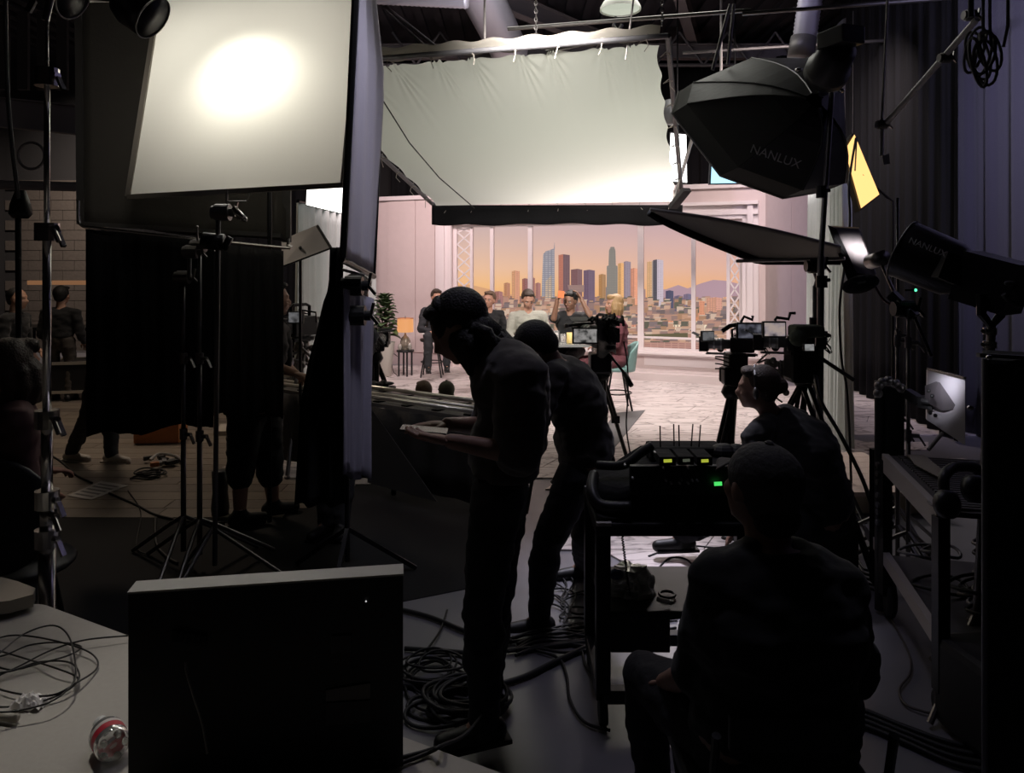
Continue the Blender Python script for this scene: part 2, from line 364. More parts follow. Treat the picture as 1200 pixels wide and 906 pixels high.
mb = MB(); wbox(mb, 415, 897, TOP-.07, TOP, 0, .05); mb.build('cornice', trimm, sw)
# the window in it
wn = thing('window', 'wide white framed window in the pink set wall with diamond lattice side strips', 'window', WP(700, WB))
def mull(px, wpx, z0=WB, z1=WT, t=.05, nm='mullion'):
    m_ = MB(); wbox(m_, px-wpx/2, px+wpx/2, z0, z1, -.09, t-.09); m_.build(nm, trimm, wn)
for px, wd in ((532, 4), (551, 3), (575, 4), (620, 5), (750, 7), (812, 5), (853, 4), (868, 4)): mull(px, wd)
m_ = MB(); wbox(m_, 530, 870, WT-.04, WT, -.09, -.03); m_.build('top_rail', trimm, wn)
m_ = MB(); wbox(m_, 530, 870, WB, WB+.04, -.09, -.03); m_.build('bottom_rail', trimm, wn)
zr = ZP(780, 396.5)
m_ = MB(); wbox(m_, 553, 853, zr-.015, zr+.015, -.085, -.045); m_.build('cross_rail', trimm, wn)
for a, b_ in ((534, 550), (855, 866)):                    # lattice strips
    m_ = MB(); z = WB+.04; st = .2
    while z < WT-.06:
        z1 = min(z+st, WT-.04)
        for u0, u1 in ((a, b_), (b_, a)):
            p = WP(u0, z, -.065); q_ = WP(u1, z1, -.065); m_.beam(p, q_, .022, .016, n2)
        z += st
    m_.build('lattice', trimm, wn)
# lit skyline screen behind the window: a flat picture, its buildings as thin plates
CB = CW+.75
def BP(px, py, off=0):
    Y = PLY(px, CB); return V(((px-600)*Y/F, Y, CH-(py-HOR)*Y/F))-n2*off
sky = bpy.data.materials.new('skyline_screen'); sky.use_nodes = True; nt = sky.node_tree; b = nt.nodes['Principled BSDF']
b.inputs['Base Color'].default_value = (0, 0, 0, 1); b.inputs['Emission Strength'].default_value = 1
tc = nt.nodes.new('ShaderNodeTexCoord'); sp = nt.nodes.new('ShaderNodeSeparateXYZ'); mr = nt.nodes.new('ShaderNodeMapRange')
mr.inputs[1].default_value = 1.2; mr.inputs[2].default_value = 2.45
rp = nt.nodes.new('ShaderNodeValToRGB'); e = rp.color_ramp.elements
e[0].position = 0; e[0].color = (.86, .46, .18, 1); e[1].position = 1; e[1].color = (.58, .43, .42, 1)
for ps, c in ((.14, (.86, .49, .23)), (.36, (.80, .50, .33)), (.66, (.70, .475, .39))): q = rp.color_ramp.elements.new(ps); q.color = (*c, 1)
nt.links.new(tc.outputs['Object'], sp.inputs[0]); nt.links.new(sp.outputs[2], mr.inputs[0]); nt.links.new(mr.outputs[0], rp.inputs[0])
rp2 = nt.nodes.new('ShaderNodeMix'); rp2.data_type = 'RGBA'; rp2.blend_type = 'MULTIPLY'; rp2.inputs[7].default_value = (.93, .86, .98, 1)
m2 = nt.nodes.new('ShaderNodeMapRange'); m2.inputs[1].default_value = -.5; m2.inputs[2].default_value = 3.5
nt.links.new(sp.outputs[0], m2.inputs[0]); nt.links.new(m2.outputs[0], rp2.inputs[0]); nt.links.new(rp.outputs[0], rp2.inputs[6]); nt.links.new(rp2.outputs[2], b.inputs['Emission Color'])
bk = thing('skyline_screen', 'glowing sunset city skyline picture screen standing behind the set window', 'backdrop', BP(700, 440))
p = [BP(490, 440), BP(915, 440), BP(915, 235), BP(490, 235)]
MB().prism([V((q_.x, q_.y, z)) for q_, z in zip(p, (0, 0, 2.8, 2.8))], n2*.04).build('sky_panel', sky, bk)
def plate(name, pts, off, m, label=None, t=.01):
    o = MB().prism([BP(x, y, off) for x, y in pts], -n2*t).build(name, m, bk)
    if label: o['label'] = label
    return o
plate('mountain', [(760, 372), (760, 341), (781, 339), (795, 334), (806, 338), (822, 332), (836, 328), (850, 329), (868, 333), (880, 372)], .01, E('mount', (.46, .30, .35), .95), 'hazy violet mountain range on the skyline screen')
plate('mountain', [(528, 372), (528, 336), (545, 333), (558, 335), (575, 339), (600, 345), (600, 372)], .01, E('mount2', (.78, .42, .22), .85), 'low orange mountain on the skyline screen')
plate('ground_haze', [(528, 415), (528, 346), (880, 350), (880, 415)], .02, E('haze_ground', (.36, .20, .17), .75))
TWR = [  # x0,x1,top, split, lit colour, shade colour, x-window frequency
 ('office_tower', 580, 590, 341, .6, (.42, .22, .14), (.28, .15, .12)), ('office_tower', 592, 599, 331, .5, (.62, .34, .14), (.36, .19, .10)),
 ('office_tower', 601.5, 610.5, 317, .45, (.80, .48, .20), (.48, .26, .14)), ('office_tower', 613, 621, 326, .4, (.40, .18, .11), (.22, .11, .09)),
 ('office_tower', 622, 628, 325, .6, (.50, .25, .15), (.26, .13, .10)), ('office_tower', 656, 669, 298, .42, (.62, .27, .14), (.13, .085, .08)),
 ('office_tower', 670, 683, 315, .6, (.26, .15, .12), (.16, .10, .09)), ('office_tower', 685, 698, 316, .5, (.20, .15, .17), (.13, .10, .12)),
 ('office_tower', 703, 711, 321, .5, (.55, .33, .10), (.30, .19, .08)), ('office_tower', 725, 733, 308, .5, (.78, .50, .16), (.66, .40, .14)),
 ('office_tower', 732, 740, 306, .3, (.36, .32, .28), (.23, .21, .21)), ('office_tower', 740, 748, 314, .5, (.78, .40, .20), (.60, .30, .16)),
 ('office_tower', 759, 768, 306, .6, (.85, .60, .24), (.30, .26, .18)), ('office_tower', 766, 778, 304, .4, (.12, .13, .12), (.42, .40, .38)),
 ('office_tower', 781, 790, 340, .5, (.10, .11, .15), (.06, .07, .10)), ('office_tower', 696, 706, 349, .5, (.50, .34, .24), (.34, .22, .18)),
 ('office_tower', 706, 722, 336, .5, (.36, .30, .24), (.22, .18, .16)), ('office_tower', 629, 635, 331, .5, (.46, .24, .16), (.3, .16, .12)),
 ('office_tower', 748, 757, 338, .5, (.44, .30, .22), (.26, .18, .15)), ('office_tower', 791, 801, 346, .5, (.18, .17, .20), (.11, .11, .15)),
 ('office_tower', 802, 812, 344, .5, (.24, .22, .25), (.13, .13, .17)), ('office_tower', 811, 819, 348, .5, (.22, .20, .23), (.13, .13, .17)),
 ('office_block', 809, 827, 352, .55, (.85, .42, .16), (.50, .24, .12)), ('office_block', 829, 847, 348, .6, (.78, .46, .24), (.48, .27, .17)),
 ('office_block', 848, 864, 347, .6, (.85, .55, .25), (.55, .32, .18)), ('office_block', 771, 790, 362, .55, (.88, .42, .16), (.55, .26, .13))]
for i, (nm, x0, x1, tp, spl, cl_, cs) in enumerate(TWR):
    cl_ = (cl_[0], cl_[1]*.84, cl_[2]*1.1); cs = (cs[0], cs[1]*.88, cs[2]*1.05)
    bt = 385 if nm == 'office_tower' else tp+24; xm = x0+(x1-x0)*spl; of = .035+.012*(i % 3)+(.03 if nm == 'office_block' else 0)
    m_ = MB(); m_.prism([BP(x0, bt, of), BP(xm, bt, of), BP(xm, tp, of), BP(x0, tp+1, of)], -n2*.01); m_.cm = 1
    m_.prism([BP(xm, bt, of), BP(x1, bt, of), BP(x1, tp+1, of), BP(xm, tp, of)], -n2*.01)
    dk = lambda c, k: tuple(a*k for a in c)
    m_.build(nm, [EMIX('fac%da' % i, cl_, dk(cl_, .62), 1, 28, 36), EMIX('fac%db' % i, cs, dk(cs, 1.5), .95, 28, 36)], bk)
# sail-topped glass tower, round stepped tower
gl = EMIX('fac_glass', (.44, .41, .43), (.24, .23, .27), 1, 18, 30)
o = plate('glass_tower', [(635, 385), (636.5, 330), (638, 298), (641, 294.5), (646, 293), (651, 291), (651.5, 385)], .05, gl, 'blue grey glass tower with sloping crown and spire')
o2 = MB().prism([BP(650.4, 292, .05), BP(651.4, 292, .05), BP(651, 284, .05)], -n2*.008).build('spire', gl, o)
plate('glass_tower', [(640, 385), (641, 330), (648, 322), (650, 385)], .064, EMIX('fac_gold', (.72, .50, .32), (.30, .26, .24), 1, 18, 30), 'gold lit face of the lower glass slab')
rt = EMIX('fac_round', (.38, .33, .27), (.22, .20, .18), 1, 40, 26)
plate('round_tower', [(711.5, 385), (712.5, 312), (714.5, 311), (715, 294), (717, 289.5), (721, 289.5), (722.5, 294), (723, 311), (725, 312), (725, 385)], .068, rt, 'tallest grey green tower with stepped round crown')
plate('white_cap', [(669, 342), (667, 334), (686, 334), (686, 342)], .072, EMIX('capw', (.62, .42, .34), (.30, .19, .17), 1, 40, 20))
plate('gridded_block', [(788, 386), (788, 371), (803, 369), (803, 386)], .075, EMIX('grd1', (.10, .08, .07), (.85, .68, .5), 1, 22, 18), 'long cream block with a grid of dark windows')
plate('gridded_block', [(806, 388), (806, 374), (829, 376), (829, 388)], .075, EMIX('grd2', (.12, .10, .09), (.88, .74, .56), 1, 22, 18), 'cream block with grid of windows low at right')
# low rise city, hundreds of tiny blocks
cols = [(.62, .34, .26), (.80, .50, .36), (.40, .25, .22), (.22, .16, .16), (.85, .62, .48), (.55, .30, .18), (.30, .22, .22), (.16, .15, .11), (.72, .40, .26)]
lm = [E('low%d' % i, c, .70) for i, c in enumerate(cols)]; m_ = MB(); rn = random.Random(4)
for row in range(13):
    yb = 352+row*4.6; x = 528
    while x < 872:
        wd = rn.uniform(3, 7)+row*.45; h = rn.uniform(2.5, 7); of = .08+row*.006; m_.cm = rn.randrange(len(cols))
        if rn.random() < .85:
            m_.prism([BP(x, yb+5, of), BP(x+wd, yb+5, of), BP(x+wd, yb-h+3, of), BP(x, yb-h+3, of)], -n2*.004)
            m_.cm = rn.randrange(len(cols)); m_.prism([BP(x, yb-h+3, of), BP(x+wd, yb-h+3, of), BP(x+wd+1, yb-h+1.7, of), BP(x+1, yb-h+1.7, of)], -n2*.004)
        x += wd*rn.uniform(.8, 1.1)
o = m_.build('low_rise_city', lm, bk); o['kind'] = 'stuff'
o = plate('tree_band', [(757, 395), (757, 391), (808, 389), (808, 396)], .17, E('trees', (.14, .12, .06), .8))
plate('long_roof', [(640, 413), (640, 400), (868, 400), (868, 413)], .18, EMIX('roofrow', (.42, .20, .17), (.62, .34, .28), .8, 10, 30), 'long rose coloured building along the foot of the picture')
# ================================================================== CURTAINS, SILK, FLAGS
gcur = M('grey_curtain', (.46, .50, .485), .8, bump=.2, scale=30)
def curtain(name, label, x0, y0, x1, y1, z0, z1, folds, seed):
    t = thing(name, label, 'curtain', ((x0+x1)/2, (y0+y1)/2, 0))
    c = drape(x0, y0, x1, y1, z0, z1, folds, .045, 'cloth', gcur, None, seed=seed, nv=14, parent=t); 
    c2 = MB().cyl((x0, y0, z1+.02), (x1, y1, z1+.02), .018).build('curtain_rod', blkm, t)
curtain('curtain', 'grey pleated curtain at the left end of the set, beside the potted plant', -2.42, 8.4, -2.30, 12.5, .02, 2.42, 13, 1)
curtain('curtain', 'tall pale grey curtain at the right end of the set behind the tripods', 3.12, 6.9, 3.72, 9.3, .03, 2.62, 9, 2)
curtain('curtain', 'narrow strip of grey curtain far right, under the warm panel light', 2.98, 6.75, 3.12, 6.85, .03, 2.60, 2, 6)
# ---- big overhead silk
silk = TR('silk', (.84, .855, .775), .75, .15)
NL, NR, FR, FL = P(347, 84, 6.2), P(772, 50, 6.0), P(793, 236, 9.0), P(511, 241, 9.0)
t = thing('overhead_silk', 'huge white diffusion silk laced in a pipe frame over the set', 'diffusion frame', (NL+NR+FL+FR)/4)
def sfn(u, v):
    p = (NL.lerp(NR, u)).lerp(FL.lerp(FR, u), v)
    sag = .10*math.sin(math.pi*min(1, max(0, v)))*math.sin(math.pi*u)
    pl = 0
    for k in range(9):
        c = (k+.5)/9; du = u-c-.02*math.sin(k*3)
        if abs(du) < .055: pl += .016*math.exp(-v*9)*math.cos(math.atan2(du*4.0, v+.02)*13)*(1-abs(du)/.055)
        e_ = abs(u-c)*9*2
    scal = .035*abs(math.sin(u*9*math.pi+math.pi/2))*math.exp(-v*14)
    ins = (FL-NL).normalized()*scal
    e2 = .03*abs(math.sin(v*7*math.pi))*math.exp(-(1-u)*30); e3 = .03*abs(math.sin(v*7*math.pi))*math.exp(-u*30)
    return p-V((0, 0, sag))+V((0, 0, pl))+ins+V((e3-e2, 0, 0))
MB().grid(sfn, 270, 60).build('cloth', silk, t, True)
hem = MB()
for a, b_ in ((NL, NR),):
    hem.grid(lambda u, v: a.lerp(b_, u)+V((0, -.02-.05*v, .02+.10*v+.012*math.sin(u*60)))*1, 90, 3, .004)
hem.build('hem', TR('silk_hem', (.42, .40, .36), .6, .3), t, True)
up = V((0, 0, .06)); o_ = .06
def outw(p): c = (NL+NR+FL+FR)/4; d = (p-c); d.z = 0; return p+d.normalized()*.1+V((0, 0, .03))
fr = [outw(q) for q in (NL, NR, FR, FL)]
m_ = MB()
for i in range(4): m_.cyl(fr[i], fr[(i+1) % 4], .024)
m_.build('frame_pipe', greym, t)
for a, b_, n in ((NL, NR, 9), (NR, FR, 8), (FR, FL, 9), (FL, NL, 8)):
    A, B_ = outw(a), outw(b_)
    for k in range(n):
        u = (k+.5)/n; c = A.lerp(B_, u); e_ = a.lerp(b_, u); m_ = MB()
        m_.tube([c+V((.02, 0, .03)), c+V((0, .03, -.01)), e_, c+V((-.015, -.01, 0))], .005, 5)
        m_.tube([c, c+V((.02*math.sin(k*5), -.02, -.07)), c+V((.035*math.sin(k*7), -.03, -.12))], .004, 5); m_.ell(c, (.02, .02, .03), None, 8, 6)
        m_.build('tie', M('tie_cord', (.35, .32, .28), .8), t)
# gusset pleat's shadow line, modelled as a thin dark tube; not a real cord
MB().tube([P(447, 108, 6.35)+V((0, -.02, -.05)), P(480, 150, 6.9)+V((0, 0, -.14)), P(515, 195, 7.7)+V((0, 0, -.12)), P(556, 240, 8.95)+V((0, 0, -.04))], .006).build('cord', rubber, t)
# black valance hanging from the far pipe
def vfn(u, v):
    p = fr[3].lerp(fr[2], u); z = P(600, 240+23*v+.8*math.sin(u*9)*v+.9*math.sin(u*31)*v, 9.0).z
    return V((p.x, p.y-.03+.02*math.sin(u*40)*v, z))
tag(MB().grid(vfn, 60, 4, .006).build('valance', black, None, True), 'long black cloth strip hanging under the far edge of the big silk', 'flag')
m_ = MB(); a, b_ = fr[2]+V((.0, 0, .02)), P(806, 222, 8.6)
m_.beam(P(788, 243, 8.8), P(805, 222, 8.6), .12, .05); m_.build('corner_clamp', blkm, t)
# ---- bright panel lights behind
def panel_light(name, label, pts, off, col, st, frame_m=blkm, hang=True):
    c0 = sum([V(p) for p in pts], V())/len(pts)
    t = thing(name, label, 'light', pts[0]); pts = [V(p) for p in pts]; n = (pts[1]-pts[0]).cross(pts[2]-pts[0]).normalized()
    if n.y > 0: n = -n
    if hang: MB().cyl(c0+V((0, .03, 0)), (c0.x, c0.y+.03, 5.8), .012).build('hanger', blkm, t)
    MB().prism(pts, n*.004).build('diffuser', E(label[:30], col, st), t)
    c = sum(pts, V())/len(pts); o = [c+(p-c)*1.06-n*.06 for p in pts]; MB().prism([p-n*.003 for p in o], n*.05).build('housing', frame_m, t)
    return t
panel_light('panel_light', 'bright white panel light just right of the overhead silk', [P(783, 212, 10), P(805, 214, 10), P(804, 158, 10), P(786, 156, 10)], 0, (1, 1, 1), 3)
panel_light('panel_light', 'pale blue panel light showing below the black octagonal softbox', [P(833, 215, 9.6), P(890, 214, 9.6), P(890, 176, 9.6), P(835, 172, 9.6)], 0, (.42, .78, 1), 1.5)
panel_light('panel_light', 'white panel light glowing above the left grey curtain', [P(359, 240, 8.2), P(404, 251, 8.2), P(404, 218, 8.2), P(360, 214, 8.2)], 0, (1, .99, .93), 3)
o = panel_light('panel_light', 'warm amber panel light tilted beside the right curtain', [P(990, 176, 6.2), P(1001, 158, 6.3), P(1030, 228, 6.2), P(1009, 244, 6.1)], 0, (1, .58, .20), 1.5, blkm, False)
MB().cyl(P(1004, 160, 6.28), P(1002, 200, 6.1), .006, n=6).build('wire', rubber, o)
MB().tube([P(1010, 205, 6.2), P(1040, 232, 6.3), P(1046, 236, 6.3), (P(1046, 0, 6.3).x, 6.3, .02)], .012).build('stand_pole', blkm, o)
l_ = area('warm_panel_lamp', P(1004, 205, 6.0), P(900, 330, 8), .2, 2, (1, .6, .25), .5)
# ---- left diffusion frame with lamp behind
dif = TR('diffusion', (.80, .79, .72), .62, .08)
A_, B_, C_, D_ = P(150, 231, 4.05), P(402, 217, 3.95), P(425, -45, 4.45), P(193, -45, 4.6)
t = thing('diffusion_frame', 'large white diffusion frame at upper left with a lamp hot spot glowing through', 'diffusion frame', (A_+B_)/2)
MB().grid(lambda u, v: A_.lerp(B_, u).lerp(D_.lerp(C_, u), v)+V((0, .012*math.sin(u*7+v*3), 0)), 24, 24).build('cloth', dif, t, True)
m_ = MB(); q4 = [A_, B_, C_, D_]
for i in range(4): m_.beam(q4[i], q4[(i+1) % 4], .026, .026)
m_.build('frame', M('frame_tan', (.20, .18, .15), .6), t)
m_ = MB(); m_.tube([P(266, 222, 3.98), P(266, 236, 3.98), P(289, 236, 3.98), P(293, 226, 3.98)], .005); m_.build('grip_pin', steel, t)
# the lamp behind it
t = thing('studio_lamp', 'black studio lamp head hidden behind the left diffusion frame', 'light', (-1.56, 4.95, 2.8))
ax = (V((-1.49, 4.15, 2.74))-V((-1.56, 4.95, 2.8))).normalized()
MB().lathe([(.10, 0), (.13, .05), (.13, .22)], V((-1.575, 4.62, 2.81))-ax*.3, ax, 24).build('housing', blk, t, True)
MB().cyl((-1.60, 4.9, 2.75), (-1.60, 4.9, .02), .015).build('stand_pole', blkm, t)
# ---- dark grey floppy frame behind
dg_ = M('dark_grey_cloth', (.075, .069, .060), .9, bump=.2, scale=30)
t = thing('dark_floppy', 'dark grey floppy flag in a frame behind the white diffusion frame', 'flag', P(215, 275, 5.35))
q4 = [P(95, 263, 5.35), P(336, 284, 5.35), P(336, -60, 5.35), P(92, -60, 5.35)]
MB().grid(lambda u, v: q4[0].lerp(q4[1], u).lerp(q4[3].lerp(q4[2], u), v)+V((0, .012*math.sin(u*5+v*4), .012*math.sin(u*9)*(1-v))), 16, 16, .006).build('cloth', dg_, t, True)
m_ = MB(); m_.beam(q4[0], q4[3], .05, .03); m_.beam(q4[1], q4[2], .06, .03); m_.beam(P(330, 276, 5.3), P(95, 262, 5.3), .045, .03); m_.build('frame', M('frame_dark', (.06, .057, .055), .5), t)
m_ = MB(); m_.tube(cat_rom([P(92, 235, 4.55), P(92, 256, 4.55), P(97, 265, 4.55), P(112, 267, 4.55), P(200, 277, 4.55), P(330, 290, 4.55), P(337, 287, 4.55), P(338, 279, 4.55)], 4), .010, 8); m_.build('rod', chrome, t)
# ---- black flag hanging below
def cloth_quad(name, label, q4, m, cat='flag', amp=.02, k=5, t=.006, nu=40, nv=16, top=0, parent=None, par=None):
    q4 = [V(q) for q in q4]; nrm = (q4[1]-q4[0]).cross(q4[3]-q4[0]).normalized()
    def fn(u, v):
        w_ = .3+.7*(1-v); return q4[0].lerp(q4[1], u).lerp(q4[3].lerp(q4[2], u), v)+nrm*amp*w_*(math.sin(u*k*6.28)+.5*math.sin(u*k*14.3+1+v*2))+V((0, 0, .02*math.sin(u*11)*(1-v)))
    o = MB().grid(fn, nu, nv, t).build(name, m, par, True)
    if label: tag(o, label, cat)
    return o
cloth_quad('black_flag', 'big black cloth flag hanging straight down left of the twin grip stands', [P(103, 512, 4.6), P(250, 497, 4.6), P(250, 284, 4.6), P(101, 268, 4.6)], black)
cloth_quad('black_flag', 'charcoal cloth flag hanging just behind the grip stands, right of the black one', [P(246, 489, 4.65), P(332, 487, 4.65), P(332, 294, 4.65), P(246, 284, 4.65)], M('charcoal_cloth', (.018, .017, .018), .9, bump=.3), amp=.03)
# ---- small reflector board poking out, px 330-388
t = thing('reflector_board', 'grey tilted reflector board poking out right of the dark floppy frame', 'reflector', P(355, 290, 5.6))
MB().prism([P(330, 313, 5.6), P(330, 283, 5.9), P(372, 265, 5.9), P(388, 291, 5.6)], V((0, .02, .015))).build('board', M('board_grey', (.30, .30, .31), .5), t)
m_ = MB(); m_.beam(P(388, 291, 5.59), P(372, 265, 5.89), .015); m_.beam(P(330, 313, 5.59), P(388, 291, 5.59), .012); m_.build('edge', blk, t)
MB().tube([P(352, 290, 5.7), P(352, 300, 5.9), (P(352, 0, 5.9).x, 5.9, .02)], .012).build('stand_pole', blkm, t)
# ---- side flag (grey violet), upper and lower
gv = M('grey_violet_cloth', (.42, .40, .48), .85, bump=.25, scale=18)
t = thing('side_flag', 'tall grey violet side flag seen edge on, right of the white diffusion frame', 'flag', P(420, 300, 3.6))
def sf_(u, v):
    L = P(421-18*(1-v)**1.0, -60+362*(1-v), 3.4); 
    R = P(438+9*min(1, (1-v)*2.2) if v > .55 else 447-10*(.55-v)/.55, -60+382*(1-v), 4.2)
    if v > .62: R = P(432+15*(1-v)/.38, -60+382*(1-v), 4.2)
    return L.lerp(R, u)+V((0, 0, 0))+V((.010*math.sin(u*19+v*2), 0, 0))
MB().grid(sf_, 24, 24, .005).build('cloth', gv, t, True)
m_ = MB(); m_.cyl(P(402, 302, 3.4), P(419, -60, 3.4), .017); m_.cyl(P(438, 322, 4.2), P(447, 110, 4.2), .012); m_.cyl(P(447, 110, 4.2), P(430, -60, 4.2), .012); m_.cyl(P(400, 304, 3.4), P(438, 324, 4.2), .016)
m_.build('frame', blkm, t)
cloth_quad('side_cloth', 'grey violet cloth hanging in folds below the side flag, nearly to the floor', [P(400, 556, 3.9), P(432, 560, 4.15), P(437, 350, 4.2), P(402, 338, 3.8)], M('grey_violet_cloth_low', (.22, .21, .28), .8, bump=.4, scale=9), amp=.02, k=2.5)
# clamps of the side flag
t = thing('grip_stand', 'black grip stand with two clamp heads carrying the grey violet side flag', 'stand', G(404, 640))
def grip_head(mb, c, s=1, ax=V((1, 0, 0)), r=.035):
    c = V(c); x, y, d = frame(ax)
    mb.cyl(c-d*.03*s, c+d*.03*s, r*s, n=16); mb.cyl(c-d*.045*s, c-d*.03*s, r*.8*s, n=16); mb.cyl(c+d*.03*s, c+d*.05*s, r*.5*s, n=12)
    mb.beam(c+d*.05*s, c+d*.06*s+x*0+V((0, 0, .045*s)), .014*s, .010*s); mb.beam(c+d*.05*s, c+d*.075*s-V((0, 0, .03*s)), .014*s, .010*s)
yb = 4.3
m_ = MB().cyl(P(407, 325, yb-.25), V((P(407, 325, yb-.25).x, yb-.25, .1)), .014); m_.build('pole', blkm, t)
for (x, y) in ((415, 335), (418, 370)):
    m_ = MB(); grip_head(m_, P(x, y, 3.9), 1.5); m_.beam(P(402, y-2, 3.9), P(434, y-3, 4.0), .03); m_.build('grip_head', blkm, t)
m_ = MB().cyl(P(401, 316, 3.7), P(427, 323, 3.75), .008); m_.build('chrome_rod', chrome, t)
bp_ = V((P(407, 325, yb-.25).x, yb-.25, 0))
for a in (20, 150, 270):
    d = RZ(a)@V((.38, 0, 0)); MB().beam(bp_+V((0, 0, .28)), bp_+d+V((0, 0, .012)), .022).build('leg', blkm, t)
# black draped cloth
def dc(u, v):
    yv = 290+(592-290)*(1-v); yt = 1-v
    xl = [(0, 386), (.15, 384), (.22, 376), (.33, 369), (.45, 359), (.62, 350), (1, 345)]
    for k in range(len(xl)-1):
        if xl[k][0] <= yt <= xl[k+1][0]: f = (yt-xl[k][0])/(xl[k+1][0]-xl[k][0]); l = xl[k][1]*(1-f)+xl[k+1][1]*f; break
    q = P(l+(402-l)*u, yv, 4.0); return q+V((0, .04*math.sin(u*14+v*2), 0))
tag(MB().grid(dc, 24, 24, .006).build('black_drape', black, None, True), 'black cloth bundled over a stand, flaring down left of the grey violet cloth', 'drape')
# ---- 4x4 floppy sagging dark at right
def ff(u, v):
    A, B, C, D = P(762, 247, 5.9), P(985, 291, 5.4), P(985, 303, 4.7), P(863, 304, 4.6)
    # u along left->right, v far->near
    far = P(762+ (985-762)*u, 247+(291-247)*u-9*math.sin(math.pi*u)*.5, 4.7+.15*u)
    nx = 762+(985-762)*u; ny = 247+57*min(1, u*1.75)**.85 if u < .57 else 304+0*u
    near = P(nx, ny, 4.8+.75*min(1, u*1.6)-.3*u)
    return far.lerp(near, v)
t = thing('floppy_flag', 'sagging dark grey floppy flag stretched flat in front of the set window', 'flag', P(870, 280, 5.4))
MB().grid(ff, 40, 14, .01).build('cloth', M('floppy_grey', (.20, .19, .175), .85, bump=.25, scale=14), t, True)
MB().tube([ff(u/20, 1.0)-V((0, 0, .012)) for u in range(21)], .028, 8).build('edge_roll', black, t, True)
m_ = MB(); m_.tube([ff(u/20, 0)+V((0, 0, .01)) for u in range(21)], .01); m_.build('rod', steel, t); MB().cyl(P(863, 306, 5.2), P(990, 303, 4.8), .012).build('rod', steel, t)
# ================================================================== STANDS
def cstand(name, label, x, y, ztop, heads=(), r=.0175, legs=True, m=steel, collars=(.9, 1.35), group=None, tz=None, kz=.28):
    t = thing(name, label, 'stand', (x, y, 0), group)
    segs = [0.08, *[c for c in collars if c < ztop], ztop]
    for i in range(len(segs)-1):
        MB().cyl((x, y, segs[i]), (x, y, segs[i+1]), r*(1-.16*i), n=12).build('pole', m, t, True)
    for c in collars:
        if c < ztop:
            q = MB(); q.cyl((x, y, c-.03), (x, y, c+.03), r*1.45, n=14); q.cyl((x, y, c), (x+.05, y-.02, c), .012, n=8); q.beam((x+.05, y-.02, c-.005), (x+.075, y-.03, c-.05), .016, .01); q.build('collar', m if m != steel else greym, t)
    for (dx, dz, ax) in heads:
        q = MB(); grip_head(q, (x+dx, y, ztop+dz), 1.1, V(ax)); q.build('grip_head', steel, t)
    if legs:
        for k in range(3):
            a = math.radians(k*120+35); d = V((math.cos(a), math.sin(a), 0))*.42; b0 = V((x, y, kz)); q = MB()
            q.tube([b0, b0+d*.25-V((0, 0, .06)), V((x, y, 0))+d+V((0, 0, .014))], .012, 8); q.build('leg', m, t)
    return t
Ls = P(55, 300, 2.5)
t = cstand('light_stand', 'tall chrome light stand rising at the far left in front of everything', Ls.x, Ls.y, P(55, 24, 2.5).z, r=.026, collars=(.80, .93, 1.20, P(55, 272, 2.5).z, 2.35), m=chrome, legs=False)
for zc in (490, 602, 268):
    q = MB(); c = P(55, zc, 2.5); q.cyl(c, c+V((.05, -.03, 0)), .012, n=8); q.cyl(c+V((.04, -.03, 0)), c+V((.065, -.04, -.045)), .008, n=8); q.build('clamp_knob', chrome, t)
for k in range(3):
    a = math.radians(k*120+80); d = V((math.cos(a), math.sin(a), 0))*.3; MB().tube([V((Ls.x, Ls.y, .5)), V((Ls.x, Ls.y, .02))+d], .011, 8).build('leg', steel, t)
# lamp heads on top left
def par(name, label, c, ax, r, L, rimcol=white):
    t = thing(name, label, 'light', c); ax = V(ax).normalized()
    MB().lathe([(.3*r, 0), (.8*r, .12*L), (r, .4*L), (r, L)], c, ax, 28).build('housing', M('lamp_black', (.012, .012, .014), .35), t, True)
    x, y, d = frame(ax); ce = V(c)+ax*L
    MB().tube([ce+(x*math.cos(a)+y*math.sin(a))*r*1.0 for a in [2*math.pi*k/32 for k in range(32)]], r*.035, 6, True).build('rim', M('lamp_rim', (.55, .52, .48), .4), t, True)
    MB().cyl(ce-ax*.01, ce-ax*.002, r*.95, n=28).build('lens', M('lamp_glass', (.05, .05, .06), .1), t)
    q = MB(); q.tube([ce-ax*L*.5+x*r*1.05, ce-ax*L*.9+x*r*1.1, ce-ax*L*1.15+V((0, 0, -.0)), ce-ax*L*.9-x*r*1.1, ce-ax*L*.5-x*r*1.05], .01, 6); q.build('yoke', blkm, t)
    return t
par('stage_lamp', 'black can lamp head with pale rim, right of the two at top left', P(140, -6, 2.9), (P(180, 22, 2.9)-P(140, -6, 2.9)), .088, .16)
par('stage_lamp', 'black lamp head cut off by the top edge above the tall light stand', P(50, -22, 2.6), (P(80, -8, 2.6)-P(50, -22, 2.6)), .085, .12)
q = MB(); q.beam(P(33, 14, 2.5), P(40, 0, 2.5), .012, .02); q.cyl(P(53, 24, 2.5), P(60, -5, 2.5), .012); q.cyl(P(62, -2, 2.6), P(140, -2, 2.9), .014)
tag(q.build('steel_tube', steel), 'steel arm joining the two lamp heads at top left', 'arm')
t = thing('light_stand', 'thin black light stand at the extreme left behind the chrome one', 'stand', V((P(24, 300, 3.2).x, 3.2, 0)))
x_ = P(24, 300, 3.2); MB().cyl((x_.x, 3.2, .02), (x_.x-.01, 3.2, P(24, 250, 3.2).z), .012).build('pole', rubber, t)
MB().lathe([(.03, 0), (.045, .02), (.04, .06), (.02, .12)], P(24, 256, 3.2), (0, 0, 1), 16).build('socket', blk, t, True)
